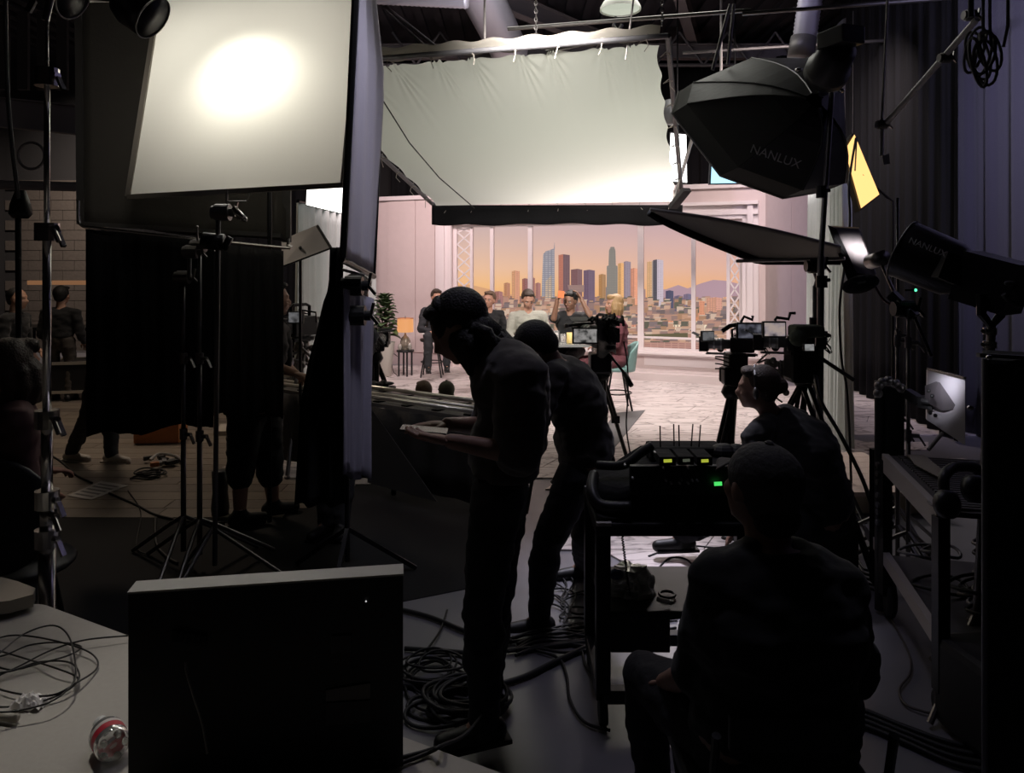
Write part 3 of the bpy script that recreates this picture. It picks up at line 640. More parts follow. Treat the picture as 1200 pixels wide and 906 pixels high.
tag(MB().tube(cat_rom([P(6, -20, 3.0), P(8, 90, 3.05), P(14, 170, 3.1), P(22, 236, 3.18)], 5), .009).build('power_cable', M('cable_grey', (.10, .10, .10), .5)), 'grey cable hanging from above at the extreme left', 'cable')
# twin grip stands in the middle left
for x, yy, lab, tz, hd in ((215, 4.25, 'left of the twin slim grip stands before the black flag', 325, ((0, .0, (1, 0, 0)),)), (234, 4.2, 'right of the twin slim grip stands before the black flag', 288, ((0, 0, (1, 0, 0)),))):
    q = P(x, tz, yy); cstand('grip_stand', lab, q.x, q.y, q.z, hd, r=.015, collars=(.75, P(0, 420, yy).z, ), m=M('dark_chrome', (.16, .155, .15), .3, .9))
q = P(222, 275, 4.25)
t = thing('grip_clamp', 'short upright grip arm and clamp above the left twin stand', 'arm', q)
m_ = MB(); m_.cyl(P(222, 325, 4.2), P(222, 296, 4.2), .012); grip_head(m_, P(225, 295, 4.18), 1.1); m_.cyl(P(232, 290, 4.18), P(231, 268, 4.18), .006); m_.ell(P(231, 266, 4.18), .009); m_.build('rod', steel, t)
q = P(256, 300, 4.0)
t = thing('grip_stand', 'grip stand whose big knuckle head holds the white diffusion frame', 'stand', (q.x-.03, 4.0, 0))
MB().cyl(P(256, 252, 4.0), (q.x-.02, 4.0, .1), .013).build('pole', M('dark_chrome', (.16, .155, .15), .3, .9), t)
m_ = MB(); grip_head(m_, P(261, 249, 4.0), 1.3); m_.build('grip_head', steel, t)
m_ = MB(); m_.cyl(P(274, 244, 3.95), P(287, 257, 3.93), .017, .014); m_.ell(P(287, 257, 3.93), .014); m_.build('t_handle', chrome, t, True)
m_ = MB(); m_.cyl(P(266, 238, 4), P(266, 224, 3.98), .006); m_.build('pin', steel, t)
m_ = MB(); m_.cyl(P(238, 282, 4.0), P(262, 284, 4.0), .045); m_.beam(P(262, 292, 3.97), P(270, 278, 3.97), .03); m_.build('clamp', blkm, t, True)
for k in range(3):
    a = math.radians(k*120+15); d = V((math.cos(a), math.sin(a), 0))*.36; MB().tube([V((q.x-.03, 4.0, .3)), V((q.x-.03, 4.0, .012))+d], .011, 8).build('leg', steel, t)
# ---- octagonal softbox
t = thing('octagonal_softbox', 'black octagonal softbox with white lettering, high at right of the silk', 'softbox', P(890, 150, 5))
bx_c = P(968, 98, 4.9); mouth = P(872, 150, 5.5); ax = (mouth-bx_c).normalized()
outer = [P(x, y, Y) for x, y, Y in ((805, 122, 5.3), (812, 97, 5.6), (880, 68, 5.9), (945, 68, 5.9), (985, 110, 5.6), (990, 215, 5.2), (940, 223, 4.9), (865, 196, 4.85))]
apex = P(955, 118, 4.55)
m_ = MB(); K = 8
def rib(p, u): return apex.lerp(p, u)-ax*.0+(p-apex).cross(ax).cross(p-apex).normalized()*0-ax*0.10*math.sin(math.pi*u)
rings = 7
vs = [rib(outer[i], (j+.6)/(rings-.4)) for j in range(rings) for i in range(K)]
fs = [(j*K+i, j*K+(i+1) % K, (j+1)*K+(i+1) % K, (j+1)*K+i) for j in range(rings-1) for i in range(K)]
m_.add(vs, fs); m_.build('shell', M('softbox_black', (.013, .013, .014), .55, bump=.2, scale=20), t)
skirt = [p+ax*.16 for p in outer]
m_ = MB(); m_.add(outer+skirt, [(i, (i+1) % K, K+(i+1) % K, K+i) for i in range(K)]); m_.build('skirt', M('softbox_skirt', (.03, .03, .03), .7), t)
MB().tube(skirt, .008, 6, True).build('rim', M('rimgrey', (.28, .27, .26), .6), t)
for i in range(K): MB().tube([rib(outer[i], (j+.6)/(rings-.4))-ax*.006 for j in range(rings)], .006, 6).build('rib', blkm, t)
MB().add(outer, [tuple(range(K))]).build('front_diffuser', M('softbox_front', (.5, .5, .5), .8), t)
text_on('NANLUX', P(878, 178, 4.66), P(922, 193, 4.62)-P(878, 178, 4.66), V((.1, 0, 1)), .055, M('print_grey', (.9, .9, .9), .6), t)
# lamp body at its back
t = thing('studio_lamp', 'black studio lamp body clamped behind the octagonal softbox', 'light', P(978, 70, 4.7))
m_ = MB(); m_.lathe([(.06, 0), (.10, .03), (.11, .16), (.13, .2), (.13, .26)], P(985, 55, 4.2), (P(960, 100, 4.55)-P(985, 55, 4.2)), 20); m_.build('housing', blk, t, True)
m_ = MB(); m_.bev(P(985, 45, 4.2), (.16, .2, .10), RZ(20)); m_.build('driver_box', blk, t)
m_ = MB(); m_.tube([P(945, 82, 4.6), P(955, 94, 4.6), P(972, 98, 4.6), P(985, 104, 4.55), P(986, 84, 4.55)], .012, 8); m_.build('yoke', steel, t)
for x, y in ((936, 82), (965, 98), (986, 106)): MB().ell(P(x, y, 4.55), (.022, .02, .014), None, 10, 8).build('knob', chrome, t, True)
q = P(970, 105, 4.6)
t = thing('light_stand', 'tall black stand carrying the octagonal softbox lamp', 'stand', (P(964, 300, 4.6).x, 4.6, 0))
xb = P(962, 300, 4.6).x
MB().cyl((xb, 4.6, P(0, 300, 4.6).z), P(975, 105, 4.6), .017).build('pole', steel, t); MB().cyl((xb-.01, 4.6, .25), (xb, 4.6, P(0, 300, 4.6).z), .021).build('pole', steel, t)
for y in (225, 330, 395): 
    m_ = MB(); m_.cyl(P(963, y-7, 4.6), P(963, y+7, 4.6), .034); m_.cyl(P(963, y, 4.6), P(972, y-2, 4.55), .012); m_.build('collar', blkm, t)
for k in range(3):
    a = math.radians(k*120+30); d = V((math.cos(a), math.sin(a), 0))*.45; MB().tube([V((xb, 4.6, .7)), V((xb, 4.6, .02))+d], .012, 8).build('leg', blkm, t)
# holder of the floppy
t = thing('grip_stand', 'slim grip stand holding the near edge of the sagging floppy flag', 'stand', (P(953, 300, 4.8).x, 4.8, 0))
xb = P(955, 300, 4.8).x
MB().cyl((xb, 4.8, .2), (xb, 4.8, P(0, 335, 4.8).z), .015).build('pole', greym, t)
m_ = MB(); m_.tube([(xb, 4.8, P(0, 335, 4.8).z), P(957, 328, 4.75), P(951, 310, 4.7)], .010); m_.build('arm', blkm, t)
m_ = MB(); grip_head(m_, P(955, 312, 4.7), 1.3); m_.cyl((xb, 4.8, P(0, 372, 4.8).z), (xb, 4.8, P(0, 395, 4.8).z), .035); m_.build('grip_head', blkm, t)
for k in range(3):
    a = math.radians(k*120+70); d = V((math.cos(a), math.sin(a), 0))*.4; MB().tube([V((xb, 4.8, .4)), V((xb, 4.8, .02))+d], .012, 8).build('leg', greym, t)
# hanging cable in front of the right curtain
tag(MB().tube(cat_rom([P(1003, 162, 5.9), P(995, 215, 5.6), P(996, 260, 5.5), P(990, 310, 5.4), P(984, 360, 5.3), P(986, 420, 5.3), P(992, 455, 5.3), P(996, 520, 5.3), (P(998, 0, 5.3).x, 5.3, .02)], 6), .009).build('power_cable', rubber), 'black cable hanging down in front of the right grey curtain', 'cable')
# reflector board right
t = thing('reflector_board', 'dark board with a bright oval of light, tilted beside the right curtain', 'reflector', P(1000, 300, 5.0))
q4 = [P(972, 266, 5.2), P(1006, 268, 5.2), P(1026, 322, 4.9), P(996, 326, 4.9)]
MB().prism(q4, V((.02, .03, .01))).build('board', M('board_pale', (.12, .11, .115), .45), t)
MB().prism([P(971, 264, 5.19), P(980, 268, 5.19), P(1004, 320, 4.88), P(1026, 323, 4.88), P(1027, 328, 4.88), P(995, 330, 4.88)], V((0, .015, 0))).build('frame', black, t)
area('board_spot', P(960, 230, 4.9), P(1003, 286, 5.05), .1, 1.1, (1, .93, .93), .1, 25)
# C-stand right cluster
for i, (x, yt, Y, lab) in enumerate(((1052, 232, 4.4, 'tall thin stand with a warm lit top, rising beside the amber panel'), (1056, 385, 4.1, 'left slim steel stand of the pair behind the right cart'), (1073, 362, 4.0, 'right slim steel stand of the pair behind the right cart'))):
    q = P(x, yt, Y); cstand('grip_stand', lab, q.x-.02*i, Y, q.z, (), r=.012, collars=(.8, 1.3), m=steel)
t = thing('grip_rod', 'angled steel grip arm reaching up left to the furry microphone', 'arm', P(1040, 330, 4.2))
MB().cyl(P(1031, 305, 4.4), P(1058, 365, 4.1), .010).build('rod', steel, t)
m_ = MB(); m_.cyl(P(1020, 307, 4.5), P(1036, 302, 4.35), .045); m_.build('grip_head', steel, t, True)
m_ = MB(); grip_head(m_, P(1060, 362, 4.05), 1.4); m_.beam(P(1045, 345, 4.1), P(1072, 372, 4.0), .05); m_.cyl(P(1072, 372, 4), P(1092, 418, 3.9), .009); m_.build('clamp', blkm, t)
MB().ell(P(1073, 340, 4.0), .008).build('signal_lamp', E('green_led', (.1, 1, .4), 2), t)
MB().cyl(P(1060, 340, 4.02), P(1073, 340, 4.0), .006, n=6).build('signal_wire', rubber, t)
# microphone blimp
t = thing('boom_microphone', 'furry oval windshield microphone held below the reflector board', 'microphone', P(1008, 333, 4.3))
fur = M('fur', (.035, .035, .036), .95, bump=1, scale=60)
a0, a1 = P(993, 337, 4.3), P(1024, 329, 4.3)
MB().ell((a0+a1)/2, ((a1-a0).length/2+.03, .055, .052), Matrix.Rotation(-math.atan2((a1-a0).z, (a1-a0).x), 3, 'Y'), 20, 12).build('windshield', fur, t, True)
MB().beam(P(1005, 332, 4.23), P(1015, 330, 4.23), .003, .012).build('badge', M('badge_grey', (.3, .3, .3), .5), t)
MB().tube(cat_rom([P(1024, 330, 4.3), P(1028, 340, 4.25), P(1036, 352, 4.2), P(1046, 358, 4.15)], 5), .007).build('cable', M('cable_red', (.08, .02, .03), .6), t)
# long lamp with tube snoot, right
t = thing('studio_lamp', 'black studio lamp with a long round snoot pointing left, over the right cart', 'light', P(1150, 330, 3.0))
s0, s1 = P(1132, 322, 3.0), P(1058, 292, 3.15)
m_ = MB(); m_.lathe([(.085, 0), (.115, .05), (.125, (s1-s0).length)], s0, (s1-s0), 28, False); m_.lathe([(.08, .02), (.12, (s1-s0).length-.002)], s0, (s1-s0), 28, True); m_.build('snoot', M('snoot_black', (.016, .016, .017), .4), t, True)
d_ = (s1-s0).normalized(); x, y, _ = frame(d_)
MB().tube([s1+(x*math.cos(a)+y*math.sin(a))*.126 for a in [2*math.pi*k/32 for k in range(32)]], .004, 6, True).build('rim', greym, t, True)
b0 = P(1196, 340, 2.85); m_ = MB(); m_.beam(b0, s0+d_*-.0, .20, .20); m_.build('housing', blk, t)
m_ = MB(); m_.beam(P(1140, 308, 2.95), P(1128, 338, 2.95), .05, .24); m_.build('mount_ring', blk, t)
m_ = MB(); m_.tube([P(1150, 345, 2.85), P(1150, 368, 2.85), P(1161, 382, 2.85), P(1172, 370, 2.85), P(1172, 345, 2.85)], .018, 8); m_.build('yoke', blkm, t)
m_ = MB(); m_.tube(cat_rom([P(1176, 345, 2.8), P(1184, 354, 2.8), P(1195, 358, 2.8), P(1198, 346, 2.8), P(1190, 336, 2.8)], 4), .010, 8); m_.ell(P(1183, 332, 2.75), (.02, .01, .01)); m_.build('handle', M('handle_grey', (.1, .1, .1), .4), t)
dl = P(1084, 287, 3.0); text_on('NANLUX', P(1064, 284, 2.97), P(1096, 297, 2.94)-P(1064, 284, 2.97), V((.1, 0, 1)), .025, MC['print_grey'], t)
q = P(1158, 380, 2.85)
t = thing('light_stand', 'steel stand with clamps under the long snooted lamp', 'stand', (q.x-.03, 2.9, 0))
m_ = MB().cyl(P(1162, 382, 2.87), (q.x-.02, 2.9, .2), .015); m_.build('pole', steel, t)
for y in (388, 404): 
    m_ = MB(); m_.cyl(P(1160, y-4, 2.87), P(1160, y+4, 2.87), .024); m_.cyl(P(1152, y, 2.8), P(1160, y, 2.87), .008); m_.build('clamp_knob', chrome, t)
for k in range(3):
    a = math.radians(k*120+90); d = V((math.cos(a), math.sin(a), 0))*.3; MB().tube([V((q.x-.02, 2.9, .35)), V((q.x-.02, 2.9, .02))+d], .012, 8).build('leg', steel, t)
# ================================================================== CEILING GEAR
duct = M('duct_metal', (.52, .50, .55), .38, .45)
def spiral(name, label, p0, p1, r, rings=22, cat='duct', m=duct):
    p0, p1 = V(p0), V(p1); L = (p1-p0).length; pr = []
    for k in range(rings*2+1): pr.append((r*(1.0 if k % 2 else .93), L*k/(rings*2)))
    return tag(MB().lathe(pr, p0, p1-p0, 28).build(name, m, None, True), label, cat)
spiral('air_duct', 'silver spiral air duct running diagonally above the silk', P(552, -30, 8.6), P(598, 62, 10.4), .26, 30)
spiral('air_duct', 'silver air duct running across the top left of the roof', P(425, -6, 8.6), P(548, 0, 8.4), .10)
spiral('air_duct', 'violet lit spiral duct hanging at top right above the softbox', P(958, -60, 7.0), P(943, 44, 7.2), .115)
MB_ = MB().cyl(P(942, 44, 7.2), P(938, 68, 7.2), .12, .125, 24); tag(MB_.build('duct_end', M('duct_dark', (.15, .14, .14), .5, .5), None, True), 'dark end collar hanging below the violet lit duct', 'duct')
# pipes
for p0, p1, r, lab in ((P(470, 0, 8), P(1080, -14, 8), .022, None), (P(595, 34, 7.0), P(880, 12, 6.6), .018, 'steel grid pipe crossing above the right half of the silk'), (P(870, 16, 6.6), P(1215, -10, 6.2), .018, 'steel grid pipe continuing to the top right'),
                       (P(440, -2, 9), P(515, 58, 7.6), .018, 'short steel pipe slanting down behind the ducts'), (P(452, 12, 8.6), P(505, 60, 7.8), .014, 'thin pipe slanting beside the short steel one'), (P(640, 61, 6.12), P(700, 48, 6.08), .015, 'short steel spreader pipe over the near silk edge'),
                       (P(800, 62, 9), V((5.6, 9, 4.5)), .02, 'dim pipe behind the softbox under the roof')):
    if lab: tag(MB().cyl(p0, p1, r, n=10).build('grid_pipe', steel), lab, 'pipe')
for x, y0, y1, Y, lab in ((628, -20, 52, 6.2, 'left rigging chain above the silk'), (776, -20, 28, 6.2, 'rigging chain near the right corner of the silk')):
    m_ = MB(); k = 0; p = P(x, y0, Y); z1 = P(x, y1, Y).z; z = p.z
    while z > z1:
        c = V((p.x, p.y, z)); a = V((1, 0, 0)) if k % 2 else V((0, 1, 0)); m_.tube([c+a*.012*math.cos(q_)+V((0, 0, .022*math.sin(q_))) for q_ in [2*math.pi*i/8 for i in range(8)]], .005, 5, True); z -= .034; k += 1
    tag(m_.build('rigging_chain', steel), lab, 'chain')
for x0, y0, x1, y1, Y, r, lab in ((568, -10, 568, 52, 6.2, .01, 'thin black rod dropping to the near silk edge'), (835, 82, 856, 5, 5.6, .014, 'left pale strut of the pair dropping to the softbox'), (853, 76, 860, 5, 5.7, .014, 'right pale strut of the pair dropping to the softbox'),
                          (788, 240, 815, 150, 8.75, .02, 'pale pipe slanting beside the white panel light'), (838, 228, 842, 170, 9.2, .012, 'thin upright before the pale blue panel'),
                          (1041, -20, 1033, 150, 5.0, .009, 'thin steel drop rod at upper right'), (745, -20, 733, 70, 6.0, .008, 'thin rope hanging at the right end of the silk'), (788, 120, 786, 60, 7, .01, 'black hanging rod right of the silk corner')):
    tag(MB().cyl(P(x0, y0, Y), P(x1, y1, Y), r, n=8).build('drop_rod', M('rod_grey', (.3, .28, .27), .5, .4)), lab, 'rod')
[o for o in COL.objects if o.name == 'drop_rod.004'][0].data = (lambda q: q.data)(MB().tube([P(788, 240, 8.75), P(815, 150, 8.75), P(845, 110, 8.75), (P(845, 110, 8.75).x, 8.75, 5.8)], .016).build('rod_mesh', MC['rod_grey']))
bpy.data.objects.remove([o for o in COL.objects if o.name == 'rod_mesh'][0])
t = thing('boom_pipe', 'pale steel boom pipe slanting up to the right with clamps', 'pipe', P(1090, 90, 4.6))
MB().cyl(P(1037, 146, 5.0), P(1145, 22, 4.2), .019).build('pipe', M('pale_steel', (.62, .60, .60), .5, .2), t)
for x, y, Y in ((1034, 146, 5), (1108, 68, 4.45), (1137, 18, 4.25)):
    m_ = MB(); grip_head(m_, P(x, y, Y), .9); m_.build('clamp', steel, t)
MB().cyl(P(1034, 140, 5), P(1033, 183, 5), .013).build('drop_pin', MC['pale_steel'], t)
MB().prism([P(1034, 183, 5), P(1042, 180, 5), (P(1043, 192, 5)), P(1036, 193, 5)], V((0, .004, 0))).build('tag', M('paper_grey', (.35, .33, .34), .8), t)
MB().cyl(P(1138, 20, 4.2), P(1138, -30, 4.2), .016).build('hanger', blkm, t)
# coiled cable top right
t = thing('hanging_cable_coil', 'coil of cable hanging by its loops at the top right corner', 'cable', P(1155, 60, 3.6))
cc = M('coil_grey', (.12, .115, .11), .7); rn = random.Random(8)
for k in range(7):
    cx, cy = 1150+rn.uniform(-8, 10), 64+rn.uniform(-8, 10); rw, rh = rn.uniform(7, 15), rn.uniform(20, 34); a = rn.uniform(-.3, .5)
    pts = []
    for i in range(20):
        q_ = 2*math.pi*i/20; u_, v_ = rw*math.cos(q_), rh*math.sin(q_); pts.append(P(cx+u_*math.cos(a)-v_*math.sin(a), cy+u_*math.sin(a)+v_*math.cos(a), 3.6+rn.uniform(-.02, .02)+k*.01))
    MB().tube(pts, .0075, 6, True).build('loop', cc, t, True)
for x0, x1 in ((1152, 1154), (1160, 1162), (1181, 1176)): MB().tube([P(x0, -20, 3.6), P(x0, 30, 3.6), P(x1, 55, 3.6)], .008).build('tail', cc, t)
MB().tube([P(1148, 40, 3.55), P(1156, 38, 3.55), P(1156, 44, 3.55), P(1148, 46, 3.55)], .008, 6, True).build('wrap', M('wrap_pale', (.3, .28, .25), .7), t)
# house light dome
t = thing('high_bay_lamp', 'round white high bay lamp shade at the top centre', 'light', P(728, 0, 7.4))
MB().lathe([(.205, 0), (.20, .03), (.17, .08), (.10, .13), (.05, .15)], P(727, 12, 7.4), (0, 0, 1), 32, False).build('shade', M('enamel', (.75, .75, .70), .35), t, True)
MB().lathe([(.19, .012), (.001, .02)], P(727, 12, 7.4), (0, 0, 1), 32).build('diffuser', E('high_bay', (.85, .9, .74), .62), t, True)
MB().cyl(P(727, -6, 7.4), P(727, -60, 7.4), .06).build('housing', greym, t)
MB().tube([P(722, 20, 7.35), P(719, 30, 7.35), P(724, 36, 7.35), P(729, 29, 7.35)], .02).build('clamp', steel, t)
m_ = MB(); m_.cyl(P(789, 118, 8), P(789, 145, 8), .10); tag(m_.build('small_lamp', greym, None, True), 'small grey cylinder lamp above the white panel light', 'light')
# ring on the dark left wall
tag(MB().tube([V((-7.25+.2*math.cos(a), 11.2, 3.36+.2*math.sin(a))) for a in [2*math.pi*k/24 for k in range(24)]], .02, 8, True).build('wall_ring', M('ring_grey', (.1, .09, .09), .5), None, True), 'grey ring mounted under the beam on the dark left', 'ring')
tag(MB().cyl((-9.5, 11.0, 2.95), (-5.6, 11.0, 2.85), .07).build('grid_pipe', M('beam_paint', (.14, .125, .13), .6)), 'thick grey pipe below the ring at far left', 'pipe')
for i in range(18):
    pass
dk = MB()
for i in range(14): dk.box((-9.6+i*.3, 11.4, 5.0), (.16, .06, 1.2))
struct('trim_6', dk, M('deckwall', (.05, .042, .04), .8))
tag(MB().bev((-8.2, 13.9, 1.38), (1.7, .1, .08)).build('strip_lamp', E('strip_orange', (.55, .26, .12), .35)), 'dim orange strip light low on the far left wall', 'light')
# ================================================================== PEOPLE
def basis(fwd, up):
    f = V(fwd).normalized(); u = V(up); u = (u-f*u.dot(f)).normalized(); r = f.cross(u)
    return Matrix((r, f, u)).transposed()        # local x right, y forward, z up
def head_mb(mb, c, R, s=1.0):
    def e(p, r): mb.ell(c+R@(V(p)*s), [x*s for x in r], R, 20, 14)
    e((0, -.012, .028), (.076, .096, .090)); e((0, .018, -.040), (.060, .068, .066)); e((0, .060, -.085), (.026, .024, .020))
    e((0, .071, .030), (.052, .022, .014)); e((0, .062, -.052), (.034, .030, .026))
    for k in (-1, 1): e((k*.036, .055, -.018), (.026, .028, .024)); e((k*.078, -.004, -.004), (.010, .021, .031)); e((k*.012, .096, -.025), (.009, .011, .008))
    mb.cap(c+R@(V((0, .084, .020))*s), .008*s, c+R@(V((0, .106, -.020))*s), .0125*s, 10)
    e((0, .088, -.047), (.022, .011, .006)); e((0, .086, -.057), (.019, .011, .007))
def hand(mb, w, d, pn, s=1.0, curl=.5, thumb=1, spread=.1):
    """palm and five bent fingers. w wrist, d pointing direction, pn palm normal"""
    d = V(d).normalized(); pn = V(pn); pn = (pn-d*pn.dot(d)).normalized(); sd = d.cross(pn)
    R = Matrix((sd, d, pn)).transposed(); mb.ell(w+d*.05*s, (.040*s, .056*s, .015*s), R, 14, 10)
    for i, L in enumerate((.068, .078, .072, .056)):
        x = (-.029+.0195*i)*s*thumb; p = w+d*.085*s+sd*x; q = (d+sd*(x*spread*20)).normalized(); pts = [w+d*.05*s+sd*x*.8, p]; a = 0
        for k in range(3):
            a += curl*(.5+.25*k); dd = (q*math.cos(a)+pn*math.sin(a)); p = p+dd*L*s*(.42, .32, .26)[k]; pts.append(p)
        mb.tube(pts, [.009*s, .0095*s, .0088*s, .008*s, .0062*s], 8)
    b = w+d*.025*s-sd*.026*s*thumb; t1 = (d*.75-sd*thumb*.65+pn*.25).normalized(); t2 = (d*.95-sd*thumb*.15+pn*.4*curl).normalized()
    mb.tube([b, b+t1*.035*s, b+t1*.035*s+t2*.028*s, b+t1*.035*s+t2*.05*s], [.013*s, .0115*s, .0098*s, .0078*s], 8)
def fold(mb, amp, up):
    """loose cloth folds pushed outward"""
    me = bpy.data.meshes.new('t'); me.from_pydata(mb.v, [], mb.f); me.update()
    for i, v in enumerate(me.vertices):
        p = V(mb.v[i]); q_ = V((p.x*9, p.y*9, p.z*17)); n_ = noise.noise(q_)+.5*noise.noise(q_*2.1); mb.v[i] = tuple(p+v.normal*amp*max(-.3, n_)*1.5)
    bpy.data.meshes.remove(me); return mb
SK = {}
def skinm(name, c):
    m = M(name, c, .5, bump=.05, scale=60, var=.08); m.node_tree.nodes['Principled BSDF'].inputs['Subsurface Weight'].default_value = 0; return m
def person(label, J, skin,  hair, shirt, pants, shoes, fwd=None, face=None, vox=.011, s=1.0, sleeve=.45, leg=1.0, hairstyle='short', group=None, hands=None, eyes=True, waist=None, girth=1.0, name='person', lips=(.35, .15, .13), loose=.014, headc=None):
    """J: pelvis, chest, neck, head, then shL shR elL elR wrL wrR hipL hipR knL knR anL anR ; points in metres"""
    J = {k: V(v) for k, v in J.items()}; t = thing(name, label, 'person', (J['pelvis'].x, J['pelvis'].y, 0), group)
    up = (J['neck']-J['pelvis']).normalized(); side = V(J.get('side', (J['shR']-J['shL']))).normalized(); side = (side-up*side.dot(up)).normalized()
    f = up.cross(side).normalized()    # forward when side points to the person's right
    if fwd is not None and f.dot(V(fwd)) < 0: f = -f
    p, ch, nk = J['pelvis'], J['chest'], J['neck']
    def torso(mb, g=0, lo=0):
        sec = [(0, .150*girth, .105*girth), (.18, .150*girth, .112*girth), (.42, .137*girth, .105*girth), (.62, .158*girth, .115*girth), (.80, .172, .112), (.92, .150, .09), (1.0, .075, .065)]
        pts = cat_rom([p, p.lerp(ch, .5), ch, nk], 10); L = [0]
        for i in range(1, len(pts)): L.append(L[-1]+(pts[i]-pts[i-1]).length)
        vs = []; n = 24; rows = []
        for q in range(22):
            u = lo+(1-lo)*q/21; x = u*L[-1]; k = max(i for i in range(len(L)) if L[i] <= x+1e-9); k = min(k, len(pts)-2)
            c = pts[k].lerp(pts[k+1], (x-L[k])/(L[k+1]-L[k]+1e-9)); d = (pts[k+1]-pts[k]).normalized(); ff = (f-d*f.dot(d)).normalized(); sd = d.cross(ff)
            for a in range(len(sec)-1):
                if sec[a][0] <= u <= sec[a+1][0]+1e-9: w_ = (u-sec[a][0])/(sec[a+1][0]-sec[a][0]); hw = sec[a][1]*(1-w_)+sec[a+1][1]*w_; hd = sec[a][2]*(1-w_)+sec[a+1][2]*w_; break
            hw = hw*s+g; hd = hd*s+g
            vs += [c+sd*hw*math.copysign(abs(math.cos(b))**.85, math.cos(b))+ff*hd*math.sin(b) for b in [2*math.pi*i/n for i in range(n)]]; rows.append(c)
        fs = [(j*n+i, j*n+(i+1) % n, (j+1)*n+(i+1) % n, (j+1)*n+i) for j in range(21) for i in range(n)]+[tuple(range(n))[::-1], tuple(range(21*n, 22*n))]
        mb.add(vs, fs)
    def legs(mb, g=0, to=1.0, low=True):
        for k in 'LR':
            h, kn, an = J['hip'+k], J['kn'+k], J['an'+k]
            mb.cap(h, .085*s*girth**.5+g, kn, .056*s+g, 16)
            if to > .5: e_ = kn.lerp(an, (to-.5)*2); r1 = .056+( .037-.056)*(to-.5)*2; mb.cap(kn, .056*s+g, kn.lerp(an, .35*min(1, (to-.5)*2)), .056*s+g, 14); mb.cap(kn.lerp(an, .3*min(1, (to-.5)*2)), .056*s+g, e_, max(.04, r1)*s+g, 14)
    def arms(mb, g=0, to=1.0):
        for k in 'LR':
            a, b, c = J['sh'+k], J['el'+k], J['wr'+k]; up1 = nk.lerp(a, .35)
            mb.cap(up1-up*.02, .062*s+g, a, .056*s+g, 14)
            u = min(1, to*2); mb.cap(a, .054*s+g, a.lerp(b, u), (.054-.015*u)*s+g*1.25, 14)
            if to > .5: u = (to-.5)*2; mb.cap(b, .040*s+g, b.lerp(c, u), (.040-.015*u)*s+g*1.2, 12)
    hu = V(J['hup']) if 'hup' in J else (J['head']-nk); fc = V(face) if face is not None else f
    R = basis(fc, hu)
    body = MB(); torso(body); legs(body); arms(body); hc = J['head']
    body.cap(nk-up*.04, .060*s, hc-R@V((0, .02, .05))*s, .052*s, 14); head_mb(body, hc, R, s)
    for k in 'LR': body.cap(J['an'+k], .030*s, J['an'+k]+V(J.get('toe'+k, f))*.08*s-V((0, 0, .045)), .018*s, 10)
    bm_ = fuse(body, vox, 1)
    for k in 'LR':
        if k == 'L' and hands is not None and hands[0] is None: continue
        if k == 'R' and hands is not None and hands[1] is None: continue
        d = (J['wr'+k]-J['el'+k]).normalized(); cfg = (hands[0] if k == 'L' else hands[1]) if hands else {}
        hand(bm_, J['wr'+k]-d*.01, cfg.get('d', d), cfg.get('pn', V((0, 0, -1))-f*.2), s, cfg.get('curl', .45), cfg.get('thumb', 1 if k == 'L' else -1))
    bm_.build('body', skin, t, True)
    sh = MB(); torso(sh, loose*s, .06); arms(sh, loose*s, sleeve); 
    fold(fuse(sh, vox, 3), .010*s, up).build('shirt', shirt, t, True)
    pn = MB(); legs(pn, (.014 if leg > .8 else .034)*s, leg)
    pn.ell(p, (.150*s*girth, .118*s*girth, .12*s), Matrix((side, f, up)).transposed(), 20, 14); pn.cap(J['hipL'], .095*s, J['hipR'], .095*s)
    fold(fuse(pn, vox, 3), .008*s, up).build('trousers' if leg > .8 else 'shorts', pants, t, True)
    for k in 'LR':
        a = J['an'+k]; d = V(J.get('toe'+k, f)); d.z = 0; d.normalize(); d = (V(J['toe'+k]).normalized() if 'toe'+k in J else d)
        q = MB(); c0 = a+V((0, 0, -.045*s))-d*.04*s; q.cap(c0, .042*s, c0+d*.19*s-V((0, 0, .008)), .034*s, 12); q.cap(a, .046*s, c0+d*.06*s, .045*s, 12)
        o = fuse(q, vox, 1).build('shoe', shoes, t, True)
        q = MB(); RR = basis(d, (0, 0, 1)); q.bev(c0+d*.075*s-V((0, 0, .034*s)), (.078*s, .25*s, .016), RR, .007); q.build('sole', shoes if not isinstance(shoes, tuple) else shoes, o)
    # hair
    def L(p_): return hc+R@(V(p_)*s)
    h = MB()
    if hairstyle in ('short', 'bun', 'tail', 'bob', 'crop'):
        g = {'crop': .001, 'short': .013}.get(hairstyle, .012)
        h.ell(L((0, -.036, .040)), [(.076+g)*s, (.088+g)*s, (.086+g)*s], R, 22, 14)
        h.ell(L((0, -.06, -.005)), [(.070)*s, (.050+g)*s, .07*s], R, 18, 12)
        if hairstyle != 'crop': h.ell(L((.018, .035, .105)), (.050*s, .045*s, .024*s), R); h.ell(L((-.022, .038, .100)), (.045*s, .038*s, .024*s), R)
    if hairstyle == 'bun': h.ell(L((0, -.125, .02)), (.045*s,)*3, R)
    if hairstyle == 'tail':
        h.cap(L((0, -.09, .01)), .055*s, L((0, -.13, -.10)), .05*s); h.cap(L((0, -.13, -.10)), .05*s, L((0, -.12, -.22)), .028*s)
